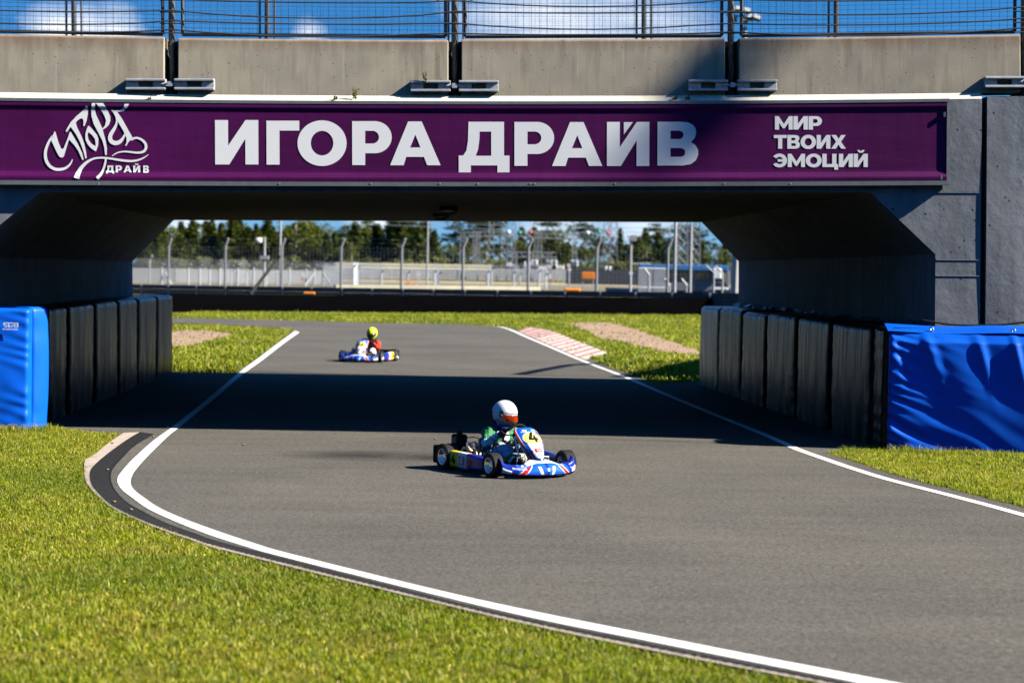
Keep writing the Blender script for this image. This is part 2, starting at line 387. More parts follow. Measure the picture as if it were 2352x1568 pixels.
# ================================================================== GROUND AND TRACK
def gl(fn, pts): return [G(*fn(*p)) for p in pts]
def gd(pts): return [G(*p) for p in pts]
def smooth(pts, n=160): return spline(pts, n)

crack = gl(K1, [(960, 118), (800, 215), (690, 320), (620, 400), (597, 450), (600, 520), (640, 600), (730, 690), (870, 770), (1050, 860), (1300, 950), (1600, 1045)]) \
      + gl(K3, [(0, 314), (400, 407), (800, 488), (1200, 568), (1650, 658)]) + gd([(2352, 1652), (3200, 1822)])
kerb_o = gl(K1, [(840, 120), (740, 180), (600, 280), (470, 390), (420, 460), (430, 560), (500, 650), (600, 740), (760, 825), (1000, 925), (1300, 1030), (1600, 1120)]) \
      + gl(K3, [(0, 346), (400, 440), (800, 524), (1200, 604), (1650, 694)]) + gd([(2352, 1688), (3200, 1870)])
edge_o = gl(K1, [(700, 122), (560, 220), (450, 310), (365, 360), (345, 480), (355, 560), (430, 640), (560, 748), (740, 838), (980, 942), (1280, 1050), (1570, 1140)]) \
      + gl(K3, [(0, 358), (400, 453), (800, 538), (1200, 616), (1650, 706)]) + gd([(2352, 1702), (3200, 1886)])
crack_s, kerb_s, edge_s = smooth(crack, 520), smooth(kerb_o, 520), smooth(edge_o, 520)
edge_s = [kerb_s[i].lerp(edge_s[i], 1.0 if i < 90 else (1 - (i - 90) / 70 * .6 if i < 160 else .4)) for i in range(520)]

ll_in = gl(K7, [(1956, 604), (1860, 672), (1716, 784), (1590, 876), (1375, 1060), (1168, 1228)]) + gl(K1, [(1090, 125), (1000, 210), (900, 310), (820, 400), (775, 465), (760, 530), (790, 590), (880, 660), (1000, 740), (1200, 830), (1500, 940), (1800, 1040), (2100, 1127)]) \
      + gl(K3, [(0, 287), (400, 375), (800, 455), (1200, 535), (1600, 612), (1840, 658)]) + gd([(2500, 1654), (3400, 1826)])
ll_out = gl(K7, [(1930, 594), (1838, 660), (1690, 772), (1555, 872), (1335, 1056), (1118, 1228)]) + gl(K1, [(1020, 125), (940, 185), (850, 265), (760, 350), (690, 430), (655, 480), (652, 530), (690, 590), (780, 660), (900, 745), (1100, 840), (1400, 960), (1700, 1057), (2000, 1143)]) \
      + gl(K3, [(0, 308), (400, 402), (800, 482), (1200, 562), (1500, 622), (1680, 658)]) + gd([(2352, 1652), (3200, 1822)])
rl = gl(K5, [(480, 826), (530, 830), (600, 852), (700, 897), (850, 960), (1000, 1025), (1150, 1085), (1340, 1157)]) \
   + gl(K6, [(0, 1005), (200, 1088), (400, 1170), (600, 1250), (800, 1335), (870, 1368), (1050, 1432), (1250, 1500), (1480, 1570)]) + gd([(2200, 1143), (2352, 1184), (2800, 1312), (3200, 1432)])

def offset(pts, d):
    o = []
    for i, p in enumerate(pts):
        t = (pts[min(i + 1, len(pts) - 1)] - pts[max(i - 1, 0)]).normalized()
        o.append(p + Vector((-t.y, t.x, 0)) * d)
    return o
rl_s = smooth(rl, 300)
rl_shoulder = offset(rl_s, .27)

far_edge = gd([(-700, 726), (200, 729)]) + [G(x * .91875, y * .91875) for x, y in ((431, 795), (575, 797.6), (805, 803), (920, 806.6))] + gl(K5, [(0, 806), (300, 813), (440, 822)])
island = gl(K7, [(1500, 872), (1535, 872), (1680, 772), (1826, 660), (1890, 608)]) + [G(x * .91875, y * .91875) for x, y in ((736, 826), (713, 823.5), (575, 816), (431, 811.5), (200, 806))] + gd([(-700, 730)])

def boundary(left):       # the paved outline, going round
    b = list(left)[::-1]                                       # near right -> far end of the kerb
    b += gl(K1, [(690, 118), (400, 100), (200, 72), (100, 40), (0, 10)]) + gd([(-500, 962), (-500, 852), (395, 853)]) + gl(K7, [(1200, 869), (1400, 869)])
    b += island
    b += far_edge
    k = [p for p in rl_shoulder if p.y > G(*K5(1500, 1225)).y]
    b += k + gl(K5, [(1560, 1205), (1760, 1190)]) + gd([(1800, 885), (2040, 1000), (2048, 1032)]) + gl(K6, [(1400, 1345), (1200, 1368), (1060, 1392)])
    b += [p for p in rl_shoulder if p.y < G(*K6(1090, 1420)).y]
    return b
ROAD = boundary(crack_s)
grass_edge = []
for i in range(520):
    s_ = i / 519; k = 1.0 if s_ < .16 else (1 - (s_ - .16) / .12 * .62 if s_ < .28 else .38)
    grass_edge.append(kerb_s[i].lerp(edge_s[i], k + (.25 * math.sin(i * .37) + .2 * math.sin(i * .91 + 1)) * (1.0 if s_ > .2 else .3)))
PAVED = boundary(grass_edge)

def flat(name, pts, z, mt, kind='structure'):
    m_ = MB(); m_.add([Vector((p.x, p.y, z)) for p in pts], [tuple(range(len(pts)))])
    return tag(m_.build(name, mt), kind=kind)
def ribbon(name, a, b, za, zb, mt, n=200):
    m_ = MB(); k = min(len(a), len(b))
    for i in range(k - 1):
        m_.add([Vector((a[i].x, a[i].y, za)), Vector((a[i + 1].x, a[i + 1].y, za)), Vector((b[i + 1].x, b[i + 1].y, zb)), Vector((b[i].x, b[i].y, zb))], [(0, 1, 2, 3)])
    return tag(m_.build(name, mt), kind='structure')

m_ = MB(); m_.add([(-1500, -40, 0), (1500, -40, 0), (1500, 3000, 0), (-1500, 3000, 0)], [(0, 1, 2, 3)])
tag(m_.build('ground', M_TURF), kind='structure')
flat('road', ROAD, .004, M_ASPH)
ribbon('road_line', smooth(ll_in, 400), smooth(ll_out, 400), .008, .008, M_LINE)
ribbon('road_line', offset(rl_s, .055), offset(rl_s, -.055), .008, .008, M_LINE)

# dark serrated kerb outside the left line, and its concrete edging
m_ = MB(); n = 520
for i in range(n - 1):
    a0, a1, b0, b1 = crack_s[i], crack_s[i + 1], kerb_s[i], kerb_s[i + 1]
    lo, hi = (.010, .036) if i % 2 else (.004, .027)
    up = Vector((0, 0, 1))
    m_.add([a0 + up * .002, a1 + up * .002, a1.lerp(b1, .1) + up * lo, a0.lerp(b0, .1) + up * lo, b1 + up * hi, b0 + up * hi, b1, b0],
           [(0, 1, 2, 3), (3, 2, 4, 5), (5, 4, 6, 7)])
    if i:      # little riser between ribs
        pl, ph = (.004, .027) if i % 2 else (.010, .036)
        m_.add([a0.lerp(b0, .1) + up * pl, b0 + up * ph, b0 + up * hi, a0.lerp(b0, .1) + up * lo], [(0, 1, 2, 3)])
tag(m_.build('kerb', M_KERB), kind='structure')
m_ = MB()
for i in range(n - 1):
    a0, a1, b0, b1 = kerb_s[i], kerb_s[i + 1], edge_s[i], edge_s[i + 1]; up = Vector((0, 0, 1))
    h = .032
    m_.add([a0, a1, a1 + up * h, a0 + up * h, b1 + up * h * .8, b0 + up * h * .8, b1, b0], [(0, 1, 2, 3), (3, 2, 4, 5), (5, 4, 6, 7)])
m_.add([kerb_s[0], edge_s[0], edge_s[0] + Vector((0, 0, .026)), kerb_s[0] + Vector((0, 0, .032))], [(0, 1, 2, 3)])
tag(m_.build('kerb_edging', M_EDGE), kind='structure')

# red and white kerbs beyond the bridge
def rw(t, b, col):
    n_ = NT(t); f = n_.noise(n_.co(), 6, 5, .7)
    n_.link(n_.mix(1.0, c4(col), n_.ramp(f, [(.3, g3(.7)), (.7, g3(1.1))]), 'MULTIPLY'), b.inputs['Base Color'])
M_KW = mat('faded white kerb', (.60, .50, .44), .85, build=rw); M_KR = mat('faded red kerb', (.36, .15, .13), .85, build=rw); M_KP = mat('pink worn kerb', (.50, .34, .31), .85, build=rw)
inner = smooth(gl(K5, [(640, 858), (760, 908), (900, 968), (1040, 1028), (1085, 1043)]), 27); outer = smooth(gl(K5, [(700, 840), (850, 866), (1000, 925), (1120, 972), (1225, 1015)]), 27)
m_ = MB()
for i in range(26):
    a0, a1, b0, b1 = inner[i], inner[i + 1], outer[i], outer[i + 1]
    c = 1 if i % 2 == 0 else (2 if i < 9 else 0)
    w = .34 if c == 1 else .5
    if i % 2 == 0: a1 = a0.lerp(a1, .62); b1 = b0.lerp(b1, .62)
    else: a0 = inner[i - 1].lerp(a0, .62); b0 = outer[i - 1].lerp(b0, .62)
    z = Vector((0, 0, 1))
    m_.add([a0 + z * .006, a1 + z * .006, b1 + z * .07, b0 + z * .07, b1, b0], [(0, 1, 2, 3), (3, 2, 4, 5)], c)
tag(m_.build('kerb', [M_KW, M_KR, M_KP]), kind='structure')
ka = smooth([G(x * .91875, y * .91875) for x, y in ((742, 825.2), (713, 821.6), (650, 818), (575, 814.4), (500, 811.6), (431, 810), (200, 804.5))], 27)
kb = offset(ka, .45)
m_ = MB()
for i in range(26):
    z = Vector((0, 0, 1)); m_.add([ka[i] + z * .01, ka[i + 1] + z * .01, kb[i + 1] + z * .05, kb[i] + z * .05], [(0, 1, 2, 3)], (i // 2) % 2)
tag(m_.build('kerb', [M_KW, M_KR]), kind='structure')

def wob(pts, amp, n=90):
    p = smooth(pts + [pts[0]], n)[:-1]
    return [q + Vector((random.uniform(-amp, amp), random.uniform(-amp, amp) * 3, 0)) for q in p]
RWK2 = [p for p in ka] + [p for p in kb[::-1]]
RWK = [p for p in inner] + [p for p in outer[::-1]]
GR1 = wob(gl(K7, [(900, 600), (1125, 597), (1250, 594), (1400, 600), (1530, 622), (1400, 652), (1280, 690), (1125, 703), (900, 710)]), .12)
GR2 = wob(gl(K5, [(975, 806), (1200, 802), (1350, 832), (1600, 912), (1850, 1000), (1850, 1018), (1600, 1000), (1450, 962), (1330, 932), (1160, 905), (1120, 872), (1010, 830)]), .1)
flat('gravel_patch', GR1, .02, M_GRAVEL); flat('gravel_patch', GR2, .02, M_GRAVEL)

# far circuit beyond the fence: gravel trap, asphalt bands
M_FASPH = mat('far asphalt', (.15, .13, .095), .9, build=vary(.15, .2)); M_FGRAV = mat('far gravel', (.40, .32, .22), .95, build=vary(.2, .3))
def band(name, d0, d1, x0, x1, mt, z): 
    m_ = MB(); m_.add([(x0, d0, z), (x1, d0, z), (x1, d1, z), (x0, d1, z)], [(0, 1, 2, 3)]); tag(m_.build(name, mt), kind='structure')
band('far_track', 222, 275, -200, 200, M_FASPH, .004); band('gravel_trap', 285, 320, -200, 200, M_FGRAV, .004); band('service_road', 180, 214, -200, 200, M_FASPH, .004)
band('gravel_verge', 165, 178, -200, 12, M_FGRAV, .004)

# ------------------------------------------------------------------ grass
def inside(poly, X, Y):
    px = np.array([p.x for p in poly]); py = np.array([p.y for p in poly]); r = np.zeros(len(X), bool); j = len(px) - 1
    for i in range(len(px)):
        if py[i] != py[j]:
            c = ((py[i] > Y) != (py[j] > Y)) & (X < (px[j] - px[i]) * (Y - py[i]) / (py[j] - py[i]) + px[i]); r ^= c
        j = i
    return r
def blades(name, x0, x1, y0, y1, dens, h0, h1, w, holes, margin, fringe=False):
    n_ = int((x1 - x0) * (y1 - y0) * dens); X = RNG.uniform(x0, x1, n_); Y = RNG.uniform(y0, y1, n_)
    # clumps
    X += RNG.normal(0, .02, n_); Y += RNG.normal(0, .02, n_)
    ok = (np.abs(X) < .255 * Y + margin) & ~inside(PAVED, X, Y)
    for q in holes: ok &= ~(inside(q, X, Y) & (RNG.random(n_) < .94))
    X, Y = X[ok], Y[ok]; n_ = len(X)
    # worn spots where the soil shows
    bare = np.sin(X * 3.3 + 2 * np.sin(Y * 2.3)) * np.sin(Y * 2.7 + 1.7 * np.sin(X * 1.9)) + .5 * np.sin(X * 9 + Y * 7)
    keep = (RNG.random(n_) < np.where(bare > .85, .35, 1.0)); X, Y = X[keep], Y[keep]; n_ = len(X); nf = 0
    if fringe:       # longer tufts at the foot of the blue pads
        for a_, b2, k_ in ((G(-60, 995), G(125, 990), 900), (G(2040, 1037), G(2360, 1056), 700)):
            t_ = RNG.random(k_); X = np.concatenate([X, a_.x + (b2.x - a_.x) * t_ + RNG.normal(0, .05, k_)]); Y = np.concatenate([Y, a_.y + (b2.y - a_.y) * t_ - abs(RNG.normal(0, .12, k_))])
        tall = len(X) - n_; n_ = len(X)
    if fringe:       # ragged longer tufts along the kerb
        fx, fy_ = [], []
        for i in range(70, 515):
            d = edge_s[i] - kerb_s[i]; d = d.normalized(); 
            for k in range(26):
                o = .0 + abs(RNG.normal(0, .07)) - (.05 if math.sin(i * .23) + math.sin(i * .61) > 1.1 else 0); fx.append(edge_s[i].x + d.x * o + RNG.normal(0, .02)); fy_.append(edge_s[i].y + d.y * o + RNG.normal(0, .02))
        X = np.concatenate([X, fx]); Y = np.concatenate([Y, fy_]); nf = len(fx); n_ = len(X)
    pat = .5 + .5 * np.sin(X * 2.1 + 1.3 * np.sin(Y * 1.7)) * np.sin(Y * 1.3 + 2 * np.sin(X * .9))
    pat = .6 * pat + .4 * (.5 + .5 * np.sin(X * 11 + 2 * np.sin(Y * 8)) * np.sin(Y * 9.3 + 1.5 * np.sin(X * 7)))
    H = RNG.uniform(h0, h1, n_) * (.5 + .9 * pat) * np.where(RNG.random(n_) < .04, 1.7, 1)
    if fringe:
        E = np.array([(p.x, p.y) for p in edge_s[::2]]); dm = np.full(n_, 9.0)
        for e in E: dm = np.minimum(dm, (X - e[0]) ** 2 + (Y - e[1]) ** 2)
        H *= np.clip(.4 + np.sqrt(dm) / .3 * .6, .4, 1)
    if nf: H[-nf:] = RNG.uniform(.015, .045, nf); H[-nf - tall:-nf] = RNG.uniform(.05, .13, tall)
    a = RNG.uniform(0, 2 * np.pi, n_); lean = RNG.uniform(.15, .95, n_) * H; b = a + RNG.uniform(-1.2, 1.2, n_)
    wd = w * RNG.uniform(.6, 1.5, n_)
    sx, sy = np.cos(b + np.pi / 2) * wd / 2, np.sin(b + np.pi / 2) * wd / 2; lx, ly = np.cos(a) * lean, np.sin(a) * lean
    V = np.zeros((n_, 6, 3))
    for k, (t, ws) in enumerate(((0, 1), (.55, .8), (1, .12))):
        V[:, 2 * k, 0] = X + lx * t * t - sx * ws; V[:, 2 * k, 1] = Y + ly * t * t - sy * ws; V[:, 2 * k, 2] = H * (t - .25 * t * t) / .75 * .95
        V[:, 2 * k + 1, 0] = X + lx * t * t + sx * ws; V[:, 2 * k + 1, 1] = Y + ly * t * t + sy * ws; V[:, 2 * k + 1, 2] = V[:, 2 * k, 2]
    base = np.arange(n_)[:, None] * 6
    Fq = np.concatenate([base + np.array([0, 1, 3, 2]), base + np.array([2, 3, 5, 4])])
    o = np_mesh(name, V.reshape(-1, 3), Fq, M_GRASS); tag(o, kind='stuff'); return o
o = blades('grass', -10, 9, 8.5, 29, 4600, .018, .046, .0065, [], 2.0, True); tag(o, 'short sunlit green grass growing beside the near track', 'grass')
o = blades('grass', -14, 9, 39, 104, 190, .04, .10, .026, [GR1, GR2, RWK, RWK2], .5); tag(o, 'rough grass growing on the verges beyond the bridge', 'grass')
# dandelions in the near turf
m_ = MB()
for k in range(13):
    p = G(random.uniform(0, 1500), random.uniform(1180, 1560))
    if inside(PAVED, np.array([p.x]), np.array([p.y]))[0]: continue
    m_.sphere(p + Vector((0, 0, random.uniform(.05, .075))), (.009, .009, .005), 4, 0 if random.random() < .85 else 1)
tag(m_.build('wild_flowers', [M_YELLOW, M_WHITE], smooth=True), 'tiny yellow and white flowers dotted over the near grass', 'wild flowers', kind='stuff')

# ================================================================== BRIDGE (leans with the banking of the road it carries)
B = Matrix.Translation((0, 0, CAMZ)) @ Matrix.Rotation(-ROLL, 4, 'Y') @ Matrix.Translation((0, 0, -CAMZ))
D0 = 25.83; YB = 39.2
def fy(X):                                      # the front is curved in plan, straight past the pier
    return D0 - .004 * X * X if X < 5.0 else D0 - .1 - .04 * (X - 5.0)
def zs(X, Z): return CAMZ + (Z - CAMZ) * (1 + .00038 * X * X)      # the deck edge sags a little toward the middle
def BP(x, y, off=0.0):                          # a point of the front face
    X = (x - 1176) / F * D0
    for _ in range(3): X = (x - 1176) / F * (fy(X) + off)
    D = fy(X) + off
    return Vector((X, D, CAMZ + (617 - y) / F * D))
bridge = thing('bridge', 'grey concrete road bridge spanning the kart track with a low dark underpass', 'bridge', (0, D0, 0), frame=B)
m_ = MB(); rows = []
xs = [-16 + 21.86 * i / 48 for i in range(49)]
for X in xs:
    f_ = fy(X); zf = 3.11 if X > -99 else 3.1
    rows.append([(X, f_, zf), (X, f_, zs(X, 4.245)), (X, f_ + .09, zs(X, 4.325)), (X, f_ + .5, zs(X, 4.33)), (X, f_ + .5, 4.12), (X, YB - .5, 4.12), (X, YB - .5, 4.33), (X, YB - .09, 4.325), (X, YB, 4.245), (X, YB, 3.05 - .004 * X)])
k = 10
vs = [q for r_ in rows for q in r_]
fs = []; mi = []
for i in range(48):
    for j in range(k):
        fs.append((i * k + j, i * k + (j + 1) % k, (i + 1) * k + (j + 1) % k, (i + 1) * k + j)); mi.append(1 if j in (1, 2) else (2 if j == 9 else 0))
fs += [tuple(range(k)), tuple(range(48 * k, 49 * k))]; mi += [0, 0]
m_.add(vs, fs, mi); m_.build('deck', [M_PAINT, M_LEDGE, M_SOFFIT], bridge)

def abutment(front, back):
    m_ = MB(); n_ = len(front)
    a = [(x, fy(x) + .006, z) for x, z in front]; b = [(x, YB - .01, z) for x, z in back]
    m_.add(a + b, [tuple(range(n_)), tuple(range(2 * n_ - 1, n_ - 1, -1))] + [(i, (i + 1) % n_, n_ + (i + 1) % n_, n_ + i) for i in range(n_)])
    return m_.build('abutment', M_PAINT, bridge)
abutment([(5.30, -.4), (5.30, 2.33), (4.45, 3.14), (4.6, 3.3), (5.86, 3.3), (5.86, -.4)], [(4.31, -.4), (4.31, 2.29), (3.58, 3.06), (3.7, 3.3), (9, 3.3), (9, -.4)])
abutment([(-6.92, -.4), (-6.92, 2.3), (-5.88, 3.14), (-6.0, 3.3), (-14, 3.3), (-14, -.4)], [(-7.28, -.4), (-7.28, 2.29), (-6.46, 3.10), (-6.6, 3.3), (-14, 3.3), (-14, -.4)])
m_ = MB()      # rougher wing wall past the movement joint, a flat panel grid for its uneven face
def wing(u, v):
    X = 5.925 + 5.5 * u; return Vector((X, fy(5.925) - .01 + (X - 5.925) * -.04 + .006 * math.sin(9 * u * 3 + 7 * v), -.4 + 4.7 * v))
m_.grid(wing, 30, 20); 
a = [wing(0, 0), wing(0, 1), wing(1, 1), wing(1, 0)]
m_.add(a + [q + Vector((0, .9, 0)) for q in a], [(0, 1, 5, 4), (1, 2, 6, 5), (2, 3, 7, 6), (4, 5, 6, 7)])
m_.build('wing_wall', M_PAINT, bridge)
m_ = MB(); m_.box((5.85, fy(5.86) + .08, -.4), (5.935, fy(5.86) + .12, 4.26)); m_.build('joint_seal', M_BLACK, bridge)
for z in (2.26, 2.06):      # day joints scored across the right pier
    m_ = MB(); m_.tube([(5.31, fy(5.31) + .003, z), (5.85, fy(5.85) + .003, z - .004)], .0045, 5); m_.build('day_joint', M_POST, bridge)
m_ = MB(); m_.tube([(4.5, fy(4.5) + .003, 3.105), (5.85, fy(5.85) + .003, 3.10)], .005, 5)
m_.build('day_joint', M_POST, bridge)
for (x0, x1) in ((5.95, 60), (-60, -14)):   # road on its bank either side
    m_ = MB(); a, b_ = (x0, x1)
    m_.hexa([(a, 26.6 if a > 0 else 22, -.3), (b_, 26.6 if a > 0 else 22, -.3), (b_, 39.9, -.3), (a, 39.9, -.3)], [(a, 27.0, 4.1), (b_, 27.0, 4.1), (b_, 38.9, 4.1), (a, 38.9, 4.1)])
    tag(m_.build('embankment', M_TURF, frame=B), kind='structure')

m_ = MB(); m_.hexa([(6.3, 39.95, -.3), (60, 39.95, -.3), (60, 58, -.3), (6.6, 58, -.3)], [(7.9, 39.95, 4.1), (60, 39.95, 4.1), (60, 55, 2.0), (8.6, 55, 1.7)])
tag(m_.build('embankment', M_TURF, frame=B), kind='structure')

# precast parapet units, steel couplings and debris fence
GAPS = [(-7.98, -7.85), (-4.395, -4.225), (-.82, -.655), (2.673, 2.848), (6.37, 6.51), (9.95, 10.1)]
names = ['leftmost, over the script logo on the sign', 'second from left, over the first white letters', 'middle one, over the word on the right half of the sign title', 'second from right, half in soft shade with rusty streaks', 'right end, cut off by the edge of the picture']
def seg(X0, X1, y0, y1, z0, z1, batter=.04):
    m_ = MB(); n_ = 8; vs = []
    for i in range(n_ + 1):
        X = X0 + (X1 - X0) * i / n_; f_ = fy(X) if y0 < 5 else 0
        za, zb = zs(X, z0), zs(X, z1); vs += [(X, f_ + y0, za), (X, f_ + y0 + batter, zb - .02), (X, f_ + y0 + batter + .02, zb), (X, f_ + y1, zb), (X, f_ + y1, za)]
    fs = [(i * 5 + j, i * 5 + (j + 1) % 5, (i + 1) * 5 + (j + 1) % 5, (i + 1) * 5 + j) for i in range(n_) for j in range(5)] + [tuple(range(5)), tuple(range(n_ * 5, n_ * 5 + 5))]
    return m_.add(vs, fs)
for i in range(5):
    X0, X1 = GAPS[i][1], GAPS[i + 1][0]; xm = (X0 + X1) / 2; lo = Vector((xm, fy(xm), 4.32))
    tag(seg(X0, X1, .12, .5, 4.32, 5.045 if i != 1 else 5.035).build('parapet_block', M_CONC, frame=B, loc=lo, bevel=.012), 'concrete parapet block, ' + names[i], 'concrete block', 'concrete parapet blocks along the near edge of the bridge')
m_ = MB(); m_.box((-16, YB - .5, 4.34), (16, YB - .1, 5.05)); tag(m_.build('rear_parapet', M_CONC, frame=B, loc=(0, YB, 4.33)), 'long concrete parapet along the far edge of the bridge behind the fence', 'parapet')

jn = ['leftmost of the four', 'second from left, above the first word of the title', 'third from left, above the end of the title', 'rightmost, cut by the edge of the picture']
for i in range(4):
    a, b_ = GAPS[i + 1]; xm = (a + b_) / 2; z = zs(xm, 4.445); f_ = fy(xm)
    t = thing('joint_coupling', 'bolted steel coupling between parapet blocks, ' + jn[i], 'coupling', (xm, f_, z), 'bolted couplings between parapet blocks', frame=B)
    for s in (-1, 1):
        x0, x1 = (a - .47, a + .03) if s < 0 else (b_ - .03, b_ + .47)
        yf = f_ + .10; tilt = (.006 if i != 2 else .035) * s
        m_ = MB(); mx = Matrix.Translation((0, 0, 0))
        for (za, zb, d) in ((.04, .07, .075), (-.07, -.04, .075)): m_.box((x0, yf - d, z + za), (x1, yf + .05, z + zb))
        m_.box((x0, yf - .035, z - .04), (x0 + .16, yf + .05, z + .04)); m_.box((x1 - .16, yf - .035, z - .04), (x1, yf + .05, z + .04))
        p = m_.build('coupling_plate', M_STEEL, t, bevel=.006)
        m_ = MB(); bx = x0 + .13 if s < 0 else x1 - .13
        m_.lathe([(0, .1), (.022, .1), (.024, .07), (.045, .068), (.045, .045), (0, .045)], Matrix.Translation((bx, yf, z)) @ Matrix.Rotation(R(90), 4, 'X'), 10)
        m_.build('bolt', M_CHROME, p)
    m_ = MB(); m_.tube([(a - .06, f_ + .06, z + .005), (b_ + .06, f_ + .06, z + .005)], .014, 8); m_.box((xm - .03, f_ + .035, z - .025), (xm + .03, f_ + .085, z + .035)); m_.build('tie_bolt', M_STEEL, t)

pn = ['leftmost', 'second from left', 'third from left', 'right end']
for i in range(4):
    a, b_ = GAPS[i + 1]; xm = (a + b_) / 2 - .005; f_ = fy(xm)
    t = thing('fence_post', 'grey fence post in a parapet gap, ' + pn[i], 'fence post', (xm, f_, 4.33), 'tall posts of the near bridge fence', frame=B)
    m_ = MB(); m_.tube([(xm, f_ + .26, 4.33), (xm, f_ + .26, 8.1)], .042, 12); m_.build('post_tube', M_POST, t, smooth=True)
    m_ = MB(); m_.box((a - .05, f_ + .42, 4.25), (b_ + .05, f_ + .46, 5.04)); m_.build('gap_shade_plate', M_BLACK, t)  # black plate added behind the gap, standing in for its shadow
    m_ = MB()
    for z in (5.12, 5.24, 5.38, 5.53): m_.tube([(xm - .14, f_ + .2, z), (xm + .14, f_ + .2, z)], .008, 6)
    m_.build('cable_clip', M_DSTEEL, t)
    m_ = MB(); m_.tube([(xm - .03, f_ + .2, 4.35), (xm + .03, f_ + .18, 4.7), (xm - .04, f_ + .19, 4.86), (xm + .02, f_ + .2, 5.05)], .008, 5); m_.build('stay_wire', M_DSTEEL, t)

def fence_panel(X0, X1, yo, z0, z1, label, group, front=True, dx=.1, dz=.055):
    xm = (X0 + X1) / 2; Y = (lambda X: fy(X) + yo) if front else (lambda X: YB + yo)
    t = thing('mesh_fence', label, 'fence', (xm, Y(xm), z0), group, frame=B)
    pt = lambda X, z: Vector((X, Y(X0) + (Y(X1) - Y(X0)) * (X - X0) / (X1 - X0), zs(X, z)))
    m_ = MB(); r_ = .022
    for a, b_ in (((X0, z0), (X1, z0)), ((X0, z1), (X1, z1)), ((X0, z0), (X0, z1)), ((X1, z0), (X1, z1))): m_.tube([pt(*a), pt(*b_)], r_, 6)
    m_.build('frame', M_DSTEEL, t)
    m_ = MB(); x = X0 + .04
    while x < X1: m_.tube([pt(x, z0), pt(x, z1)], .0026, 3, cap=False); x += dx
    z = z0 + .03
    while z < z1: m_.tube([pt(X0, z), pt(X1, z)], .002, 3, cap=False); z += dz
    m_.build('mesh', M_DSTEEL, t, recalc=False)
fl = ['above the left block and the script logo', 'between the first and second near posts', 'between the second and third near posts', 'right of the third near post']
for i in range(4):
    X0, X1 = (GAPS[i][0] + GAPS[i][1]) / 2, (GAPS[i + 1][0] + GAPS[i + 1][1]) / 2
    fence_panel(X0 + .13, X1 - .12, .26, 5.085, 8.0, 'framed mesh panel on the near parapet, ' + fl[i], 'mesh panels of the near bridge fence')
fp = [172, 614, 1045, 1475, 1914, 2352]; FX = [(x - 1176) / F * (YB - .3) for x in fp]
fl2 = ['behind the left part of the near fence', 'left of centre', 'at the centre', 'right of centre', 'toward the right end']
for i, X in enumerate(FX[:5]):
    m_ = MB(); m_.tube([(X, YB - .3, 5.05), (X, YB - .3, 8.1)], .05, 10)
    tag(m_.build('fence_post', M_DSTEEL, frame=B, loc=(X, YB - .3, 5.05)), 'dark post of the far bridge fence, ' + ['first from left', 'second from left', 'third from left', 'fourth from left', 'fifth from left'][i], 'fence post', 'posts of the far bridge fence')
FX2 = [FX[0] - 3.65] + FX
for i in range(5):
    fence_panel(FX2[i] + .14, FX2[i + 1] - .14, -.3, 5.1, 8.0, 'far bridge fence panel, ' + ['left end', 'second from left', 'third from left', 'fourth from left', 'right end'][i], 'mesh panels of the far bridge fence', front=False, dx=.11, dz=.075)
# the far fence swings round on the bank to the right, which shades the track beyond the bridge
cv = [(11.2, 39.3), (11.75, 42.0), (12.0, 44.0), (12.3, 45.4), (12.9, 46.6)]
for i in range(4):
    (xa, ya), (xb, yb_) = cv[i], cv[i + 1]; top = (7.9, 7.8, 7.6, 7.2, 6.3); t = thing('mesh_fence', ('first', 'second', 'third', 'fourth')[i] + ' panel of the curved mesh fence on the right bank behind the bridge', 'fence', (xa, ya, 3.6), 'curved mesh fence on the right bank', frame=B)
    m_ = MB(); pt = lambda s, z: Vector((xa + (xb - xa) * s, ya + (yb_ - ya) * s, z))
    za, zb = top[i], top[i + 1]
    for s, e, r_ in ((0, 0, .07), (1, 1, .07)): m_.tube([pt(s, 3.2), pt(s, za if s == 0 else zb)], r_, 6)
    m_.tube([pt(0, za), pt(1, zb)], .10, 6); m_.tube([pt(0, za - 1.4), pt(1, zb - 1.4)], .05, 6); m_.build('frame', M_DSTEEL, t)
    m_ = MB()
    for k in range(1, 14): m_.tube([pt(k / 14, 3.4), pt(k / 14, za + (zb - za) * k / 14)], .004 if k % 5 else .04, 4, cap=False)
    m_.build('wire_mesh', M_DSTEEL, t, recalc=False)
# added mast out of frame, boxes shaped to shade the parapet and sign
mp_ = Vector((34.15, 19.2, 27.45)); t = thing('floodlight_mast', 'tall unseen mast added right of the bridge to cast slanting shade', 'floodlight', (mp_.x, mp_.y, 0))
m_ = MB(); m_.tube([(mp_.x, mp_.y, 0), mp_], [.06, .03], 8); m_.build('mast', M_PALEST, t)
for i in range(7):
    m_ = MB(); q = mp_ + Vector((.22 - .15 * i, -.15 + .10 * i, .1)); m_.box(q - Vector((.32, .048, .28)), q + Vector((.32, .048, .28))); m_.build('lamp', M_DSTEEL, t, bevel=.02)

